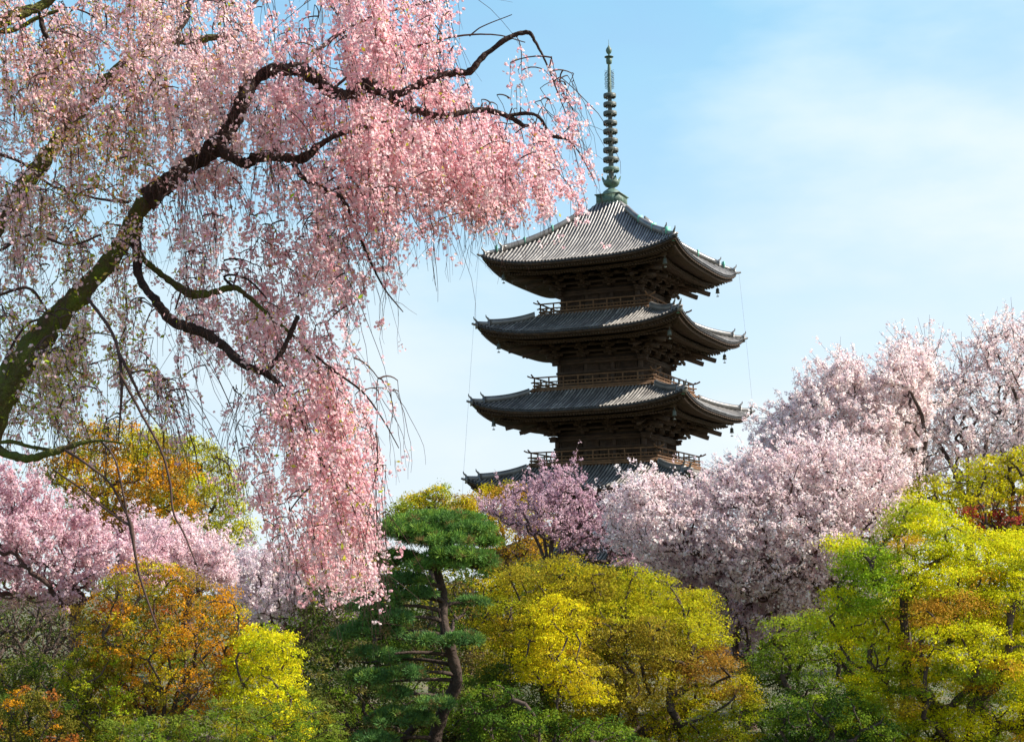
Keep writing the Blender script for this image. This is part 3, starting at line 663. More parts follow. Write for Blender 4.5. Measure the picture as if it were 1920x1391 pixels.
# (x, y, depth, radius px) of every traced branch
BR = [
 ('moss', [(-150,1300,10.2,50),(-110,1050,10.3,43),(-60,880,10.4,35),(0,750,10.5,28),(45,675,10.6,26),(95,612,10.7,23),(150,550,10.8,20),(205,490,10.9,17),(245,425,11,15),(272,375,11,16)]),
 ('bark', [(272,375,11,21),(320,338,11,18),(365,305,10.9,18),(405,275,10.9,19),(435,232,10.9,15),(455,190,10.9,15),(472,155,11,13),(510,133,11,13),(560,130,11,13),(590,145,11,14),(615,168,11,12),(650,178,11,11),(690,160,11,15),(725,178,11,9),(760,172,11,8),(800,152,11,7.5),(850,137,11,7),(880,135,11,6.5),(905,108,11,5.5),(940,80,11,5),(968,65,11,4.5),(992,62,11,4),(1003,78,11,3),(1020,110,11,2),(1035,145,11,1.6),(1050,185,11,1.2),(1062,215,11,.8)]),
 ('bark', [(715,178,11,7),(775,205,11.1,7),(830,218,11.1,6),(900,207,11.2,5.5),(945,216,11.2,5.5),(985,238,11.2,4)]),
 ('bark', [(950,218,11.2,4),(985,213,11.2,3.5),(1010,220,11.2,3.2),(1030,250,11.2,3.5),(1044,257,11.2,4.5),(1066,264,11.2,1.8),(1088,290,11.2,1.2),(1112,335,11.2,.8)]),
 ('bark', [(405,280,10.9,13),(440,298,10.8,10),(465,308,10.8,10),(480,296,10.8,9),(530,296,10.8,8),(570,296,10.8,10),(600,272,10.8,6),(640,250,10.8,5),(700,235,10.8,4),(745,222,10.8,2.5)]),
 ('bark', [(548,300,10.8,6),(566,332,10.7,5),(600,350,10.7,4),(640,372,10.6,4),(662,415,10.6,3),(690,480,10.6,2.5),(720,540,10.6,1.8),(756,585,10.6,1)]),
 ('moss', [(-120,900,10.9,28),(-70,560,11.3,20),(10,400,11.6,16),(75,310,11.7,14),(115,255,11.8,14),(150,208,11.8,14),(200,152,11.8,13),(250,110,11.8,13),(290,88,11.8,12),(325,74,11.8,11),(370,75,11.8,9),(420,66,11.8,4),(470,50,11.8,2)]),
 ('bark', [(318,80,11.8,6),(345,40,11.9,7),(358,0,12,8),(368,-50,12,8)]),
 ('moss', [(-80,75,10.5,16),(0,42,10.6,13),(40,25,10.6,11),(85,6,10.7,9),(120,-30,10.7,8)]),
 ('moss', [(-60,60,10.9,6),(20,58,10.9,5),(70,34,10.9,4),(110,20,10.9,3)]),
 ('bark', [(75,25,10.7,4),(82,58,10.7,5),(100,90,10.7,4),(118,125,10.7,3.5),(132,165,10.8,2)]),
 ('moss', [(258,420,11,11),(255,455,11,8),(268,485,10.9,6),(310,520,10.9,6),(350,547,10.8,8),(372,553,10.8,8),(405,547,10.8,6),(440,540,10.8,5.5),(470,560,10.8,4),(505,592,10.7,3.5),(560,640,10.7,2.5),(625,725,10.7,1.5)]),
 ('bark', [(255,455,11,10),(262,520,10.8,8),(290,562,10.6,8),(320,600,10.6,10),(350,612,10.5,10),(385,626,10.5,10),(420,650,10.5,9),(460,685,10.4,8),(500,702,10.4,6),(540,740,10.4,4.5),(580,820,10.4,3),(620,900,10.4,2),(640,980,10.4,1)]),
 ('bark', [(495,700,10.4,5),(525,665,10.4,5),(545,625,10.4,5),(558,592,10.4,4.5)]),
 ('bark', [(560,640,10.7,3),(620,690,10.6,2.5),(680,735,10.6,2),(720,790,10.6,1.4),(748,840,10.6,.9)]),
 ('bark', [(440,540,10.8,3),(420,520,10.8,2.4),(440,516,10.8,2.2),(470,528,10.8,2),(500,560,10.8,1.6)]),
 ('moss', [(-90,960,10.5,12),(-30,835,10.3,8),(10,850,10.2,7.5),(50,860,10.1,8),(85,852,10,6.5),(110,845,10,6),(145,832,10,5),(185,826,10,2.5),(230,830,9.9,1.6)]),
 ('moss', [(-60,850,10.2,5),(10,828,10.2,4),(60,838,10.2,3.5),(110,846,10,3.5)]),
 ('twig', [(120,842,10,3),(160,868,9.9,2.4),(205,905,9.9,2.2),(238,965,9.9,2.4),(246,988,9.9,4.4),(252,1030,9.9,2.8),(262,1080,9.9,2.4),(285,1150,9.9,1.8),(300,1190,9.9,1)]),
 ('twig', [(100,880,10,1.8),(150,915,9.9,1.8),(200,955,9.9,2.2),(243,985,9.9,2.6)]),
 ('twig', [(190,828,10,2),(215,860,9.9,1.8),(230,920,9.9,2),(240,975,9.9,2)]),
 ('twig', [(225,700,10,3),(262,770,10,2.6),(300,840,10,2.4),(318,900,10,2.2),(325,960,10,2),(345,1000,10,1.8),(370,1062,10,1.2)]),
 ('twig', [(165,560,10.6,3.5),(205,615,10.3,3.2),(222,660,10.2,3),(228,720,10.1,3),(225,780,10.1,2),(222,830,10.1,1)]),
 ('twig', [(222,660,10.2,3),(245,705,10.1,3),(272,762,10.1,1.8),(300,800,10.1,1)]),
 ('twig', [(340,545,10.7,2),(330,580,10.6,1.8),(345,565,10.7,1)]),
 ('twig', [(600,350,10.7,2),(640,330,10.8,1.8),(690,340,10.8,1.6),(730,380,10.8,1.5),(755,450,10.8,1)]),
 ('twig', [(655,178,11,4),(680,205,11,3),(700,250,11,2.5),(725,285,11,1.8),(738,340,11,1.4),(745,400,11,1)]),
 ('twig', [(620,170,11,3),(700,110,11.1,2.8),(790,85,11.1,2.4),(860,68,11.1,2),(930,66,11.1,1.4),(985,80,11.1,1)]),
 ('twig', [(560,128,11,5),(640,60,11.3,4),(720,25,11.3,3),(800,5,11.3,2.4),(860,-10,11.3,2)]),
 ('twig', [(880,68,11.1,1.6),(905,50,11.1,1.2),(960,28,11.1,.8)]),
 ('twig', [(470,150,11,5),(440,90,11.3,4),(460,30,11.5,3.5),(500,-20,11.6,3)]),
 ('twig', [(0,470,10.9,3),(60,440,10.9,3),(130,460,10.9,2.5),(190,440,10.9,2)]),
 ('twig', [(-20,285,11.2,3.5),(40,305,11.2,3),(100,350,11.2,2.5),(180,372,11.1,2.5),(240,380,11,3)]),
 ('twig', [(-20,560,10.9,3),(50,540,10.9,3),(80,570,10.9,2.5),(96,600,10.8,3)]),
 ('twig', [(0,690,10.6,2),(40,620,10.8,2.5),(70,600,10.8,2.5),(110,605,10.8,3)]),
]
def weeping():
    rg = np.random.default_rng(21)
    base = np.array([-4.15, 10.2, 0.0]); root = empty('weeping_cherry_tree', tuple(base))
    tag(root, 'large weeping cherry with mossy trunk and drooping pink blossom strands, filling the upper left', 'weeping cherry tree', 'blossoming cherry trees')
    mats = {'moss': MB(), 'bark': MB(), 'twig': MB()}; nodes = []
    for kind, pts in BR:
        p = np.array(pts, float); W = at(p[:, 0], p[:, 1], p[:, 2]); r = p[:, 3] * p[:, 2] / FPX
        q = smooth_line(np.concatenate([W, r[:, None]], 1), 7 if len(p) > 3 else 6)
        P, rr = q[:, :3], np.maximum(q[:, 3], .0015)
        big = rr > .012; P = P + rg.normal(0, 1, P.shape) * (rr[:, None] * .10); rr = rr * np.where(big, rg.uniform(.88, 1.16, len(rr)), 1)
        mats[kind].tubes(P - base, rr, 14 if rr.max() > .03 else 7, cap=True)
        for u in np.linspace(0, 1, 3): nodes.append(P[:-1] * (1 - u) + P[1:] * u)
        if kind != 'twig':                                     # knots and burrs on the old wood
            for i in range(2, len(P) - 2):
                if rr[i] > .014 and rg.random() < .16:
                    d = unit(rg.standard_normal(3)); c = P[i] + d * rr[i] * .75 - base; s = rr[i] * rg.uniform(.35, .6)
                    mats[kind].tubes(np.array([c - d * s, c, c + d * s * .7, c + d * s]), np.array([s * 1.3, s * 1.25, s * .8, s * .2]), 8, cap=True)
    # trunk down to the ground
    t0 = at(-150, 1300, 10.2) - base
    mats['moss'].tubes(smooth_line(np.array([[-.15, 0, -.2], [-.05, 0, .35], t0 * [.6, 1, 1] + [0, 0, -.5], t0]), 6), smooth_line(np.array([[.40], [.28], [.21], [.175]]), 6)[:, 0], 16, cap=True)
    mats['moss'].build('trunk', M['moss'], root, smooth=True); mats['bark'].build('branch', M['bark'], root, smooth=True)
    nodes = np.concatenate(nodes)
    # hanging strands
    NG, n = 300, 9
    cand = rg.uniform((-60, -90), (1130, 1110), (60000, 2)); dd = dens(cand[:, 0], cand[:, 1]); nxt = dens(cand[:, 0], cand[:, 1] + 45)
    gap = .5 + .5 * np.sin(cand[:, 0] / 23 + 2.2 * np.sin(cand[:, 1] / 61)) * np.sin(cand[:, 1] / 31 + 1.7 * np.sin(cand[:, 0] / 47 + 1)); cand = cand[(rg.random(len(cand)) < dd ** 2 * (.13 + .87 * gap)) & (nxt > .12)]
    # most strands gather in tassels that hang from one spot; the rest hang singly
    gk = cand[:NG]; ng = rg.integers(3, 10, NG); gi = np.repeat(np.arange(NG), ng); spread = rg.uniform(7, 20, NG)[gi][:, None]
    tas = gk[gi] + rg.normal(0, 1, (len(gi), 2)) * spread * [1, .8]; glen = rg.gamma(7, 19, NG)[gi]; gdr = rg.normal(0, .16, NG)[gi]; gdep = rg.uniform(-1.05, 1.05, NG)[gi]
    free = cand[NG:NG + 760]; NT = len(tas); cand = np.concatenate([tas, free]); NS = len(cand)
    right = np.clip((cand[:, 0] - 300) / 500, 0, 1); low = np.clip((cand[:, 1] - 300) / 400, 0, 1)
    drift = .10 + .22 * right * (.4 + .6 * low) + rg.normal(0, .10, NS)
    L = rg.gamma(5, 21, NS) + 35; L[:NT] = glen * rg.uniform(.75, 1.1, NT) + 20; drift[:NT] = .10 + .22 * right[:NT] * (.4 + .6 * low[:NT]) + gdr + rg.normal(0, .10, NT); L = np.where(cand[:, 0] < 280, L * .75, L)
    wide = (rg.random(NS) < np.where(cand[:, 0] < 300, .45, .16)) & (cand[:, 0] < 860) & (np.arange(NS) > NT * .72); drift = np.where(wide, np.clip(rg.normal(.1, .6, NS), -.9, .8), drift)
    t = np.linspace(0, 1, n)[None]; dv = rg.uniform(-1.05, 1.05, NS); dv[:NT] = gdep + rg.normal(0, .05, NT); dep0 = 11 + dv * (.5 + .5 * dens(cand[:, 0], cand[:, 1])); _u = 11 + rg.uniform(-1.05, 1.05, NS) * (.5 + .5 * dens(cand[:, 0], cand[:, 1]))
    wob = np.cumsum(rg.normal(0, 2.3, (NS, n)), 1); ax_ = drift[:, None] * L[:, None] * (1 - (1 - t) ** 1.7)
    X = cand[:, 0:1] + ax_ + wob; Yp = cand[:, 1:2] + L[:, None] * (t - .10 * np.sin(np.pi * t) * wide[:, None]); DP = dep0[:, None] + np.cumsum(rg.normal(0, .012, (NS, n)), 1)
    S = at(X, Yp, DP)
    ok_ = dens(X[:, -1], Yp[:, -1] - 45) > .10; ok_ |= rg.random(NS) < .12 * (cand[:, 0] < 800); S = S[ok_]; X = X[ok_]; Yp = Yp[ok_]; NS = len(S)
    # connect every strand to the branch network by an arching twig, highest first
    order = np.argsort(-S[:, 0, 2] + rg.normal(0, .1, NS)); pool = np.zeros((len(nodes) + NS * 14, 3)); pool[:len(nodes)] = nodes; cnt = len(nodes)
    CP, CR = [], []; tw = mats['twig']
    for k in order:
        a = S[k, 0]; v = pool[:cnt] - a; dist = np.linalg.norm(v, axis=1); cost = dist + .9 * np.maximum(0, -v[:, 2] - .03); j = int(cost.argmin()); b_ = pool[j].copy(); dl = dist[j]
        u = np.linspace(0, 1, 6)[:, None]; mid = (a + b_) / 2 + np.array([0, 0, .22 * dl]) + rg.normal(0, .06 * dl, 3)
        c = b_ * (1 - u) ** 2 + 2 * mid * u * (1 - u) + a * u * u
        CP.append(c); CR.append(np.linspace(.0052, .0034, 6) * rg.uniform(.7, 1.25) * (1 + .5 * min(dl, 1)))
        pool[cnt:cnt + 4] = c[1:5]; cnt += 4; q = S[k, :6]; pool[cnt:cnt + 6] = q; cnt += 6
    tw.tubes(np.array(CP) - base, np.array(CR), 4)
    rad = np.linspace(.0030, .0011, n)[None] * rg.uniform(.75, 1.35, (NS, 1)); tw.tubes(S - base, rad, 3)
    # bare tips and side twigs
    m = 1900; k = rg.integers(0, NS, m); i0 = rg.integers(2, n, m); a = S[k, i0]; ln = rg.uniform(.08, .38, m)[:, None]
    dr = unit(np.stack([rg.normal(.12, .35, m), rg.normal(0, .3, m), -np.abs(rg.normal(.9, .4, m))], 1)); tt = np.linspace(0, 1, 4)
    Q = np.stack([a + dr * ln * s + np.array([0, 0, -.05]) * s * s + rg.normal(0, .006, (m, 3)) * s for s in tt], 1)
    tw.tubes(Q - base, np.linspace(.0021, .0009, 4)[None] * np.ones((m, 1)), 3)
    tt_ = tw.build('twigs', M['twig'], root)
    # blossoms along strands and connecting twigs
    def along(P, step):
        out = []
        for i in range(P.shape[1] - 1):
            l = np.linalg.norm(P[:, i + 1] - P[:, i], axis=1); c = rg.poisson(l / step); kk = np.repeat(np.arange(len(P)), c); u = rg.random(len(kk))[:, None]
            out.append(P[kk, i] * (1 - u) + P[kk, i + 1] * u)
        return np.concatenate(out)
    def topx(P):
        v = P - np.array([0, 0, EYE]); dx = v @ _ax; dy = v @ _ay; dz = v @ _fw
        return 960 + FPX * dx / dz, 695.5 - FPX * dy / dz
    A = np.concatenate([along(S, .034), along(np.array(CP), .10), along(Q, .08)])
    x, y = topx(A); dn = dens(np.clip(x, 0, 1119), np.clip(y, 0, 1200)); dn = np.where((x > 1115) | ((x > 880) & (y > 445)), 0, dn)
    # clumps of bloom: low-frequency clustering in space
    cl = np.sin(A[:, 0] * 9.1 + 2 * np.sin(A[:, 2] * 5)) * np.sin(A[:, 2] * 7.3 + A[:, 1] * 6) * .45 + np.sin(A[:, 0] * 31 + 3 * np.sin(A[:, 1] * 8)) * np.sin(A[:, 2] * 23 + A[:, 1] * 9) * .40
    keep = rg.random(len(A)) < np.clip(dn ** 1.6 * .80 + cl * (.3 + .4 * dn) - .02, 0.0, 1)
    # the heavy limbs stay in view: few flowers right beside the old wood
    hv = np.array([p[:3] for k_, pts in BR if k_ != 'twig' for p in smooth_line(np.array([list(at(*q[:3])) + [q[3]] for q in pts]), 7) if p[3] > 5 and (p[0] > -2.58 or p[2] < 5.2)])
    for i_ in range(0, len(A), 4000):
        s_ = slice(i_, i_ + 4000); hx, hy = topx(hv); dd_ = np.sqrt((x[s_, None] - hx) ** 2 + (y[s_, None] - hy) ** 2).min(1)
        keep[s_] &= (dd_ > 17) | (rg.random(len(dd_)) < .12) | (A[s_, 1] > 11.15)
    A, x, y = A[keep], x[keep], y[keep]
    nf = rg.integers(4, 11, len(A)); w = np.repeat(np.arange(len(A)), nf); N_ = len(w)
    C = A[w] + rg.normal(0, 1, (N_, 3)) * rg.uniform(.012, .030, len(A))[w][:, None] + np.array([0, 0, -.008])
    # leafy share: yellow-green and bronze young leaves, mostly left
    lf = (rg.random(N_) < np.interp(x[w], [0, 250, 330, 560, 1100], [.36, .34, .15, .09, .05]) + .25 * ((x[w] < 280) & (y[w] > 230) & (y[w] < 560) & (x[w] > 60)) + .24 * ((y[w] > 560) & (x[w] < 320)))
    Lc = C[lf]; nl = len(Lc)
    pl = np.array([(.50, .50, .04), (.36, .46, .03), (.54, .32, .10), (.54, .26, .13), (.52, .52, .06)])
    kc = rg.choice(5, nl, p=[.2, .18, .27, .22, .13]); fresh = (y[w][lf] > 540) & (rg.random(nl) < .8); kc[fresh] = rg.choice([0, 1, 4], fresh.sum())
    lb = MB(); leaves(lb, Lc - base, rg.standard_normal((nl, 3)) + [0, 0, .4], .026, jitter(pl[kc], rg, .2), rg, .45)
    lb.build('young_leaves', M['leaf'], root)
    F = C[~lf]; n_ = len(F); fx = x[w][~lf]; fy = y[w][~lf]
    base_c = np.array([(.93, .60, .63), (.94, .73, .74), (.89, .49, .54), (.95, .82, .81)])
    pk = rg.choice(4, n_, p=[.4, .27, .2, .13]); cc = base_c[pk]
    pale = ((fx > 270) & (fx < 500) & (fy < 330)) * .35 + ((fx < 270)) * .12; cc = cc * (1 - pale[:, None]) + np.array([.90, .78, .76]) * pale[:, None]
    cc = jitter(cc, rg, .06)
    axd = unit(rg.standard_normal((n_, 3)) + np.array([0, 0, -.35])); t1 = unit(np.cross(axd, rg.standard_normal((n_, 3)))); t2 = np.cross(axd, t1)
    sz = rg.uniform(.0105, .0160, n_)[:, None]; VV, CC = [], []
    for q in range(5):
        a = q * 2 * math.pi / 5; d = t1 * math.cos(a) + t2 * math.sin(a); e = -t1 * math.sin(a) + t2 * math.cos(a)
        VV.append(np.stack([F, F + d * sz * .62 + e * sz * .42 + axd * sz * .28, F + d * sz + axd * sz * .45, F + d * sz * .62 - e * sz * .42 + axd * sz * .28], 1))
    V = np.stack(VV, 1); fb = MB(); fb.add((V.reshape(-1, 3) - base), np.arange(n_ * 20).reshape(-1, 4), np.repeat(cc, 5, 0))
    fb.build('blossom', M['petal'], root)
    print('weeping flowers', n_, 'leaves', nl, 'strands', NS)
weeping()
# ------------------------------------------------------------------ trees and shrubs of the garden
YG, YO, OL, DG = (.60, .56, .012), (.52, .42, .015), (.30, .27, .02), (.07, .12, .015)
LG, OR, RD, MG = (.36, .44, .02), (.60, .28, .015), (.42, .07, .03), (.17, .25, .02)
# far background left
tree('maple_tree', 'orange-brown leafed tree rising behind the pink cherries, under the weeping branches', 'tree',
     [(60,880),(110,830),(170,790),(230,785),(290,800),(330,840),(380,905),(400,970),(350,1000),(220,1010),(100,950)], 50, [(3, OR), (3, (.36,.22,.03)), (2, OL), (1, YO)], 1,
     thick=2.0, puffs=150, pr=.42, leaf=.075, n=34000, trunk_r=.16, airy=.2)
tree('zelkova_tree', 'yellow-green tree with a rounded fan of fine upright twigs, behind the orange-brown tree', 'tree',
     [(230,830),(270,800),(330,808),(400,830),(445,870),(470,930),(480,1000),(450,1040),(380,1030),(300,1000),(250,900)], 56, [(3, (.33,.33,.03)), (2, YG), (1, OL)], 2,
     thick=2.4, puffs=190, pr=.36, leaf=.07, n=32000, trunk_r=.15, spill=.55)
tree('pale_tree', 'golden-topped round tree just above the flat crown of the clipped pine', 'tree',
     [(718,970),(745,945),(790,916),(830,910),(850,930),(885,932),(890,965),(860,1000),(740,1000)], 44, [(3, (.28,.32,.03)), (2, YO), (1, (.4,.28,.08))], 3,
     thick=1.0, puffs=70, pr=.28, leaf=.06, n=16000)
tree('maple_tree', 'thin orange-leafed tree half hidden between the clipped pine and the mauve cherry', 'tree',
     [(872,930),(910,905),(960,900),(1010,930),(1040,1000),(1030,1060),(900,1070),(880,1000)], 50, [(3, (.46,.26,.03)), (2, YO), (1, OL)], 4,
     thick=1.2, puffs=120, pr=.30, leaf=.06, n=17000, spill=.6)
# cherries
cherry('cherry_tree', 'dusky pink cherry in full blossom at the left edge of the photo', [(-240,900),(-160,860),(-80,850),(20,880),(70,905),(140,960),(240,975),(300,985),(330,1050),(320,1110),(200,1100),(120,1160),(30,1150),(-80,1130),(-220,1100)], 37, 11,
       n_t=760, cols=[(.80,.58,.62), (.86,.68,.70), (.72,.48,.53)], root=(140, 1180), ball=.10, fs=.05, flowers=10, along=4)
cherry('cherry_tree', 'small pink cherry behind the orange shrub, below the yellow-green fan-shaped tree', [(255,975),(300,975),(350,990),(400,1010),(440,1040),(445,1090),(380,1110),(280,1090)], 39, 12,
       n_t=260, cols=[(.82,.62,.65), (.88,.74,.75)], root=(350, 1150), ball=.10, fs=.05, flowers=9, along=4)
cherry('cherry_tree', 'whitish cherry seen low through the strands of the weeping cherry', [(380,1040),(460,1025),(560,1030),(640,1010),(690,960),(720,980),(735,1040),(715,1130),(640,1170),(500,1190),(420,1150)], 47, 13,
       n_t=420, cols=[(.80,.70,.72), (.84,.76,.76), (.72,.58,.62)], root=(560, 1190), sprays=1.0, ball=.12, fs=.06, flowers=9, along=4, thick=2)
cherry('cherry_tree', 'tall sparse pale pink cherry at the right edge, topmost of all on that side', [(1640,730),(1690,650),(1740,640),(1790,690),(1835,640),(1850,600),(1900,590),(2000,600),(2120,680),(2170,900),(1850,960),(1740,930),(1660,860)], 41, 14,
       n_t=540, cols=[(.91,.77,.76), (.94,.84,.82), (.88,.71,.71)], root=(1815, 960), boughs=[[(1816,882),(1808,823),(1782,775),(1760,703),(1750,665)],[(1840,900),(1850,820),(1880,760),(1900,700)],[(1880,920),(1912,799),(1907,739),(1877,679),(1848,618)],[(1900,900),(1960,780),(1970,650)],[(1790,880),(1740,800),(1700,740)]], ball=.09, fs=.048, flowers=8, along=4, sprays=2.2, slen=1.1, tipr=.010, trunk=.15, thick=2.2, bias=.15, bark='barkg')
cherry('cherry_tree', 'broad pale pink cherry reaching up and left behind the yellow-green maple', [(1350,910),(1395,860),(1425,805),(1455,765),(1485,742),(1525,705),(1545,665),(1600,660),(1640,690),(1700,640),(1750,655),(1745,760),(1740,900),(1660,990),(1560,1010),(1450,970),(1350,930)], 39, 15,
       n_t=980, cols=[(.91,.78,.77), (.94,.85,.83), (.89,.72,.72)], root=(1690, 1090), boughs=[[(1700,960),(1734,880),(1690,808),(1627,769),(1600,745),(1556,695)],[(1650,978),(1609,918),(1575,870),(1520,800),(1480,745)],[(1620,1030),(1560,990),(1519,918),(1489,858),(1468,787),(1420,763)],[(1720,930),(1740,800),(1700,720),(1690,690)],[(1600,1040),(1543,978),(1480,930),(1420,870)]], ball=.085, fs=.052, flowers=8, along=4, tipr=.0075, trunk=.17, thick=2.2, bias=.12, bark='barkg', sprays=1.7, slen=.9, lean=(-.3, 0, .5))
cherry('cherry_tree', 'dense white-pink cherry in full bloom in front of the lowest visible pagoda roof', [(1125,965),(1150,925),(1195,885),(1222,868),(1240,892),(1300,900),(1345,880),(1420,845),(1500,825),(1600,830),(1700,860),(1740,950),(1700,1080),(1560,1130),(1500,1150),(1400,1130),(1330,1110),(1280,1080),(1180,1060),(1130,1010)], 36, 16,
       n_t=1400, cols=[(.90,.76,.76), (.93,.84,.83), (.88,.70,.71)], root=(1590, 1130), boughs=[[(1540,1060),(1450,1000),(1350,960),(1250,930),(1190,900)],[(1530,1090),(1400,1060),(1280,1030),(1180,1010)],[(1560,1040),(1480,940),(1380,880),(1345,865)],[(1550,1020),(1500,930),(1480,880)]], ball=.08, fs=.045, flowers=7, along=3, tipr=.007, trunk=.16, thick=1.9, bias=.1, sprays=1.5, slen=.75, lean=(-.45, 0, .4))
cherry('cherry_tree', 'cherry tinted mauve for its shade, low behind the round olive shrub, under the white-pink cherry', [(1200,1040),(1300,1010),(1560,1010),(1600,1100),(1540,1180),(1470,1210),(1430,1250),(1350,1240),(1270,1150)], 37, 17,
       n_t=560, cols=[(.68,.50,.55), (.78,.64,.67), (.54,.36,.42)], root=(1400, 1250), ball=.10, fs=.05, flowers=9, along=3, thick=1.4)  # lower part of the cherry mass, its shade put into mauve petals
cherry('cherry_tree', 'mauve-pink cherry with bare upright stems below its crown, left of the white-pink cherry', [(885,950),(930,925),(975,905),(1005,900),(1035,872),(1066,858),(1086,864),(1098,900),(1130,935),(1190,940),(1240,970),(1260,1040),(1200,1075),(1050,1040),(960,1000),(900,960)], 43, 18,
       n_t=520, cols=[(.66,.44,.51), (.74,.54,.60), (.56,.36,.43)], root=(1030, 1075), boughs=[[(1035,1000),(1060,920),(1075,860)],[(1020,1010),(1010,940),(1015,890)],[(1010,1020),(980,960),(935,900)],[(1060,1010),(1120,960),(1160,930)],[(1080,1020),(1160,1000),(1230,975)]], ball=.07, fs=.04, flowers=6, along=3, tipr=.009, trunk=.10, thick=1.6, bias=.04, bark='barkg', sprays=1.4, slen=.6, lean=(0, 0, .7))
# clipped pine
def pine():
    Y = 28.2; rg = np.random.default_rng(5); base = at(822, 1400, Y); base[2] = 0; m = Y / FPX
    root = empty('pine_tree', tuple(base)); tag(root, 'clipped garden pine with layered flat cloud-shaped pads of dark green needles', 'pine tree')
    tr = np.array([(812,1440,14),(815,1385,13),(832,1330,12),(856,1275,11),(846,1220,10),(832,1165,9),(830,1110,8),(816,1060,7),(812,1020,6),(815,985,4)], float)
    P = at(tr[:, 0], tr[:, 1], Y) - base; P[:, 1] += np.sin(np.arange(len(P)) * 1.1) * .12; P[0, 2] = -.05; q = smooth_line(np.concatenate([P, tr[:, 2:] * m], 1), 6)
    b = MB(); b.tubes(q[:, :3], q[:, 3] * rg.uniform(.9, 1.12, len(q)), 12, cap=True)
    pads = [(822,974,92,13,.1),(762,996,64,20,-.5),(874,992,62,14,-.3),(835,1014,62,13,-.7),(908,1016,34,11,.2),(732,1050,70,18,-.2),(815,1060,50,12,-.9),(892,1052,46,20,-.1),(852,1038,48,12,-1.0),(800,1010,50,14,.5),
            (757,1088,42,11,-.7),(725,1117,56,14,-.5),(700,1137,48,10,-.7),(724,1157,46,12,-.8),(696,1182,60,16,-.6),(792,1112,26,8,-.7),(795,1199,28,9,-.9),(868,1200,38,13,-.6),(886,1128,26,8,.3),
            (690,1272,38,17,-.8),(760,1262,30,10,-.9),(700,1225,34,10,-.7),(740,1300,24,9,-.7),(817,1319,38,9,-.9),(752,1346,58,20,-.5),(700,1386,40,12,-.8),(735,1232,28,9,.3),(650,1190,22,8,.2)]
    for (cx, cy, rx, ry, dd) in pads:
        c = at(cx, cy, Y + dd) - base; j = int(np.argmin(np.abs(q[:, 2] - (c[2] - .12)))); a = q[j, :3]; u = np.linspace(0, 1, 8)[:, None]
        mid = (a + c) / 2 + np.array([0, 0, .10]) + rg.normal(0, .05, 3); L = a * (1 - u) ** 2 + 2 * mid * u * (1 - u) + (c - [0, 0, ry * m * .6]) * u * u
        b.tubes(L, np.linspace(min(.045, q[j, 3] * .6), .016, 8), 6)
        nt = 9; e = c + np.stack([rg.uniform(-.8, .8, nt) * rx * m, rg.uniform(-.8, .8, nt) * rx * m * .8, np.zeros(nt)], 1)
        s_ = c - [0, 0, ry * m * .7]; b.tubes(np.stack([np.repeat(s_[None], nt, 0), (s_ + e) / 2 - [0, 0, .02], e], 1), np.array([.014, .010, .006])[None] * np.ones((nt, 1)), 4)
    b.build('trunk', M['barkp'], root, smooth=False)
    for (cx, cy, rx, ry, dd) in pads:                         # every pad of needles is a part of its own
        c = at(cx, cy, Y + dd) - base; nb = int(22 + rx * ry * .12); th = rg.uniform(0, 2 * math.pi, nb); rr = np.sqrt(rg.random(nb)) * rg.uniform(.8, 1.12, nb)
        lx = np.cos(th) * rr; ly = np.sin(th) * rr; h = np.sqrt(np.clip(1 - rr ** 2, 0.02, 1))
        B = c + np.stack([lx * rx * m, ly * rx * m * .85, (h * rg.uniform(.0, 1.15, nb) - .30) * ry * m * 1.1], 1)
        k = 60; w = np.repeat(np.arange(nb), k); d = unit(rg.standard_normal((nb * k, 3)) + np.array([0, 0, .75])); rad = rg.uniform(.04, .10, nb)[w][:, None]
        C = B[w] + d * rad * rg.uniform(.3, 1.0, (nb * k, 1)) * [1.15, 1.15, .75]
        cc = jitter(np.array([(.08, .17, .035), (.12, .24, .04), (.19, .30, .04), (.20, .14, .05)] if cy < 1070 else [(.08, .17, .05), (.12, .24, .06), (.18, .28, .05), (.18, .14, .05)])[rg.choice(4, nb, p=[.42, .35, .18, .05])][w], rg, .15)
        # needle: thin blade along d
        s = unit(np.cross(d, rg.standard_normal(d.shape))); ln = rg.uniform(.05, .10, (len(C), 1)); V = np.stack([C - s * .003, C + d * ln * .5 + s * .0065, C + d * ln, C + d * ln * .5 - s * .0065], 1)
        nbm = MB(); nbm.add(V.reshape(-1, 3), np.arange(len(C) * 4).reshape(-1, 4), cc); nbm.build('needle_pad', M['needle'], root)
pine()
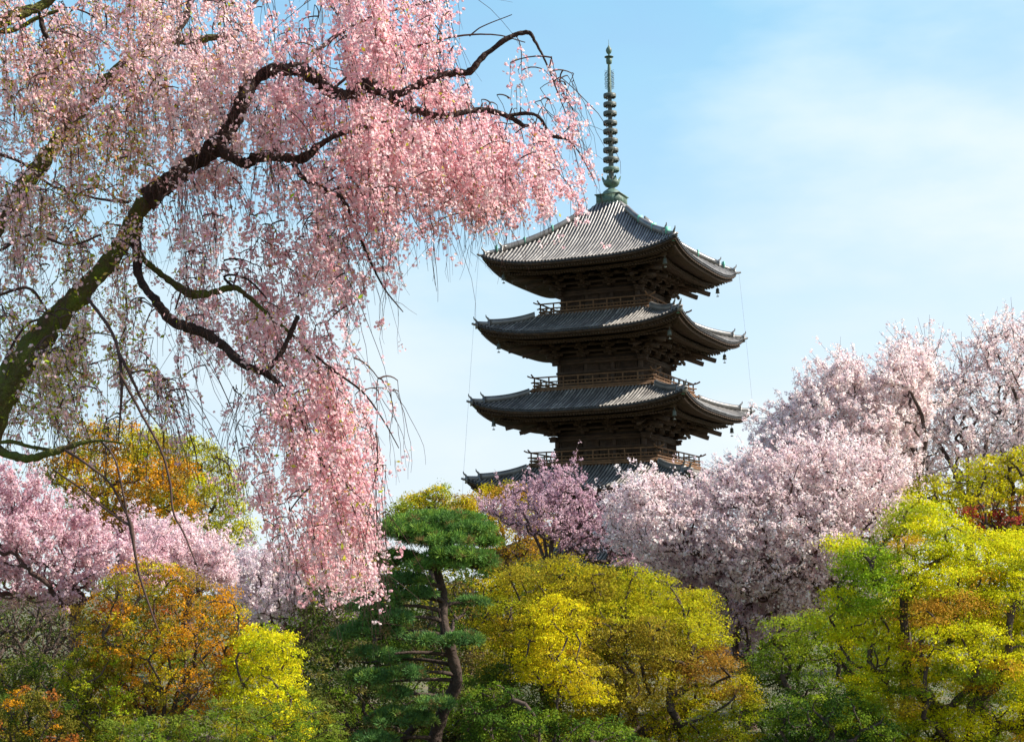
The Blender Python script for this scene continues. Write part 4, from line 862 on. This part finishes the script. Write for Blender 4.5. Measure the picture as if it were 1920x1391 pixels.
# middle and front shrubs
G2 = 'leafy garden shrubs'
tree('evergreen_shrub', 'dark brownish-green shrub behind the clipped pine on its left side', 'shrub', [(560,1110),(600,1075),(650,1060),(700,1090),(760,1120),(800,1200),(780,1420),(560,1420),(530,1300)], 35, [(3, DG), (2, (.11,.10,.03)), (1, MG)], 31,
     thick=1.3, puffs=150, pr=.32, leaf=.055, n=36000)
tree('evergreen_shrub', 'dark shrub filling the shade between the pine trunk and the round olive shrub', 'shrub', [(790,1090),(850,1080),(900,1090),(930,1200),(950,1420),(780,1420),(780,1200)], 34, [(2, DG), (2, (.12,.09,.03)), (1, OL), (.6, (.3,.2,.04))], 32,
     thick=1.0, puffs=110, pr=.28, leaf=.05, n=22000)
tree('maple_shrub', 'orange and olive leaved shrub with many fanning bare stems, lower left', 'shrub', [(150,1130),(200,1070),(240,1048),(320,1052),(370,1060),(420,1090),(455,1130),(470,1200),(450,1270),(420,1330),(330,1360),(200,1340),(160,1260),(140,1190)], 27, [(4, OR), (3, (.34,.22,.025)), (2, OL), (1.2, YO), (.4, (.5,.16,.03))], 33,
     thick=1.1, puffs=170, pr=.22, leaf=.037, n=36000, stems=6, trunk_r=.035, bark='barkg', tipr=.008, spill=.5, group=G2)
tree('maple_shrub', 'bright lemon-yellow shrub beside the orange shrub', 'shrub', [(425,1225),(455,1185),(470,1165),(512,1163),(548,1190),(574,1238),(566,1275),(584,1330),(580,1420),(420,1420),(405,1300)], 26.4, [(4, (.72,.66,.015)), (2, (.58,.56,.015)), (1.5, YG), (1, LG)], 34,
     thick=.8, puffs=120, pr=.19, flat=.5, spill=.5, leaf=.035, n=30000, trunk_r=.03, stems=2, tipr=.007, group=G2)
tree('dark_shrub', 'tangled dark leafless-looking shrub at the lower left edge', 'shrub', [(-60,1130),(40,1110),(110,1130),(160,1180),(150,1260),(60,1290),(-60,1290)], 29, [(2, (.12,.09,.05)), (1, (.08,.09,.03))], 35,
     thick=.9, puffs=170, pr=.22, leaf=.035, n=7000, stems=4, trunk_r=.04, tipr=.012, power=.42)
tree('evergreen_shrub', 'olive-green shrub low at the left edge below the tangled shrub', 'shrub', [(-60,1230),(60,1220),(160,1225),(225,1270),(240,1420),(-60,1420)], 27.5, [(3, (.12,.15,.02)), (2, OL), (1, DG)], 36,
     thick=.9, puffs=110, pr=.22, leaf=.037, n=24000, group=G2)
tree('maple_shrub', 'low olive shrub with rusty orange tips in the bottom left corner', 'shrub', [(-50,1310),(40,1285),(120,1300),(150,1330),(140,1420),(-50,1420)], 25.5, [(1, (.40,.15,.03)), (1, OR), (5, (.18,.16,.02)), (2, DG)], 37,
     thick=.5, puffs=70, pr=.14, leaf=.036, n=11000, trunk_r=.02, stems=2, tipr=.006, group=G2)
tree('maple_shrub', 'small yellow-green shrub left of the orange shrub stems', 'shrub', [(110,1240),(160,1200),(200,1195),(240,1260),(262,1340),(250,1400),(140,1410),(100,1330)], 26.4, [(2, (.36,.38,.02)), (1, LG), (2, OL)], 38,
     thick=.5, puffs=90, pr=.11, spill=.7, leaf=.036, n=11000, trunk_r=.02, tipr=.006, group=G2)
tree('bamboo_grass', 'low pale green undergrowth below the orange and yellow shrubs', 'shrub', [(190,1350),(330,1335),(420,1310),(480,1325),(570,1310),(640,1330),(650,1430),(180,1430)], 25, [(2, (.20,.26,.03)), (2, MG), (1, OL)], 39,
     thick=.6, puffs=140, pr=.13, leaf=.05, n=20000, aspect=.25, spill=.7, trunk_r=.01, tipr=.004, group=G2)
tree('maple_tree', 'wide round olive and gold shrub at the bottom centre', 'tree', [(885,1080),(940,1052),(1000,1055),(1040,1045),(1085,1043),(1160,1060),(1225,1072),(1290,1085),(1340,1108),(1372,1145),(1355,1180),(1392,1230),(1415,1290),(1425,1430),(900,1430),(885,1300),(905,1200),(875,1130)], 30,
     [(3, (.34,.29,.015)), (3, (.46,.39,.012)), (1.5, (.36,.36,.015)), (1, (.48,.32,.02))], 40, thick=1.6, puffs=400, pr=.33, flat=.45, spill=.45, leaf=.036, n=190000, trunk_r=.10, stems=3,
     regions=[(1250,1140,130,90,(.46,.43,.015),.7), (1180,1250,110,100,(.38,.30,.03),.8), (1360,1380,90,60,(.34,.38,.015),.7), (1340,1260,60,50,(.36,.20,.03),.6), (1060,1090,120,40,(.34,.28,.02),.7), (960,1320,80,90,(.10,.15,.02),.8)], group=G2)
tree('maple_shrub', 'bright golden-yellow maple standing in front of the round olive shrub', 'shrub', [(968,1205),(955,1175),(1000,1125),(1045,1108),(1090,1135),(1110,1190),(1098,1235),(1150,1285),(1165,1315),(1110,1335),(1040,1300),(980,1290),(960,1240)], 27.6, [(3, (.68,.58,.012)), (2, (.58,.50,.012)), (1.5, YO)], 41,
     thick=.6, puffs=85, pr=.19, flat=.5, leaf=.034, n=19000, trunk_r=.025, tipr=.006, spill=.5, group=G2)
tree('evergreen_shrub', 'dark green leafy shrub low in front of the round olive shrub', 'shrub', [(870,1290),(930,1270),(1000,1320),(1080,1345),(1180,1345),(1230,1390),(1230,1430),(860,1430)], 27, [(3, (.08,.15,.02)), (2, MG), (1, (.2,.24,.03))], 42,
     thick=.6, puffs=90, pr=.19, leaf=.037, n=20000, group=G2)
tree('maple_tree', 'large bright yellow-green maple at the lower right', 'tree', [(1560,1080),(1545,1040),(1575,1005),(1640,1000),(1665,955),(1715,915),(1760,925),(1800,965),(1850,1000),(1900,985),(2000,985),(2050,1010),(2060,1430),(1560,1430),(1590,1300),(1540,1180)], 28,
     [(4, (.66,.62,.012)), (3, (.54,.54,.015)), (1.5, (.34,.38,.02)), (.5, (.55,.34,.02))], 43, thick=1.9, puffs=420, pr=.34, flat=.42, spill=.45, leaf=.036, n=250000, trunk_r=.10, stems=2,
     regions=[(1760,1150,80,35,(.46,.26,.03),.75), (1740,1230,40,35,(.46,.22,.03),.5), (1860,1150,50,30,(.46,.30,.02),.6), (1720,1310,60,30,(.5,.36,.02),.5), (1800,1330,120,70,(.20,.28,.02),.4), (1620,1080,70,60,(.28,.40,.02),.5)], group=G2)
tree('maple_tree', 'deeper green maple behind the large yellow-green maple on its left', 'tree', [(1400,1240),(1440,1160),(1490,1150),(1540,1120),(1600,1100),(1660,1180),(1660,1430),(1400,1430),(1380,1320)], 31, [(3, (.16,.25,.02)), (2, (.26,.34,.02)), (2, DG)], 44,
     thick=1.2, puffs=180, pr=.34, flat=.42, spill=.45, leaf=.036, n=62000, trunk_r=.08, regions=[(1520,1200,70,50,(.32,.38,.02),.6)], group=G2)
tree('evergreen_shrub', 'low dark green shrub at the foot of the yellow-green maple', 'shrub', [(1440,1310),(1520,1290),(1600,1300),(1680,1330),(1720,1430),(1430,1430)], 26.5, [(3, (.05,.10,.015)), (2, MG), (.5, LG)], 45,
     thick=.6, puffs=80, pr=.2, leaf=.037, n=19000, group=G2)
tree('maple_tree', 'yellow-green maple at the right edge, higher and behind the large maple', 'tree', [(1690,940),(1720,890),(1780,885),(1830,870),(1880,845),(1920,830),(2010,825),(2050,1050),(1850,1030),(1760,990)], 34, [(3, (.60,.54,.015)), (2, (.44,.42,.02)), (1, OL)], 46,
     thick=1.2, puffs=130, pr=.28, leaf=.052, n=27000, trunk_r=.09, spill=.55, group=G2)
tree('red_maple', 'small crimson-leaved maple between the two yellow-green maples', 'tree', [(1800,965),(1830,930),(1870,925),(1960,900),(1990,960),(1960,1020),(1880,1035),(1830,1000)], 32.9, [(1.5, (.46,.06,.05)), (2, (.30,.08,.05)), (2, OR), (2, YO)], 47,
     thick=.8, puffs=60, pr=.15, leaf=.042, n=7000, trunk_r=.04, spill=.7, flat=.5)
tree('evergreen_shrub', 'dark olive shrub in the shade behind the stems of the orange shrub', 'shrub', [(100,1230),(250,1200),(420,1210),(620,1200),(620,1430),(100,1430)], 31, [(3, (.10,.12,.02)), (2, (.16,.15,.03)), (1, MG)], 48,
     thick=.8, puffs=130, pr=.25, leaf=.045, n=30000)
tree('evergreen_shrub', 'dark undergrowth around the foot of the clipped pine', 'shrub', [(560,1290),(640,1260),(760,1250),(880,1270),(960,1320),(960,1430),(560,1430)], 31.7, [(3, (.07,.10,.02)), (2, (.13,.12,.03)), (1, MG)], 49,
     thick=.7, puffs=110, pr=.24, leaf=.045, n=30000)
# closing hedge behind everything at eye level
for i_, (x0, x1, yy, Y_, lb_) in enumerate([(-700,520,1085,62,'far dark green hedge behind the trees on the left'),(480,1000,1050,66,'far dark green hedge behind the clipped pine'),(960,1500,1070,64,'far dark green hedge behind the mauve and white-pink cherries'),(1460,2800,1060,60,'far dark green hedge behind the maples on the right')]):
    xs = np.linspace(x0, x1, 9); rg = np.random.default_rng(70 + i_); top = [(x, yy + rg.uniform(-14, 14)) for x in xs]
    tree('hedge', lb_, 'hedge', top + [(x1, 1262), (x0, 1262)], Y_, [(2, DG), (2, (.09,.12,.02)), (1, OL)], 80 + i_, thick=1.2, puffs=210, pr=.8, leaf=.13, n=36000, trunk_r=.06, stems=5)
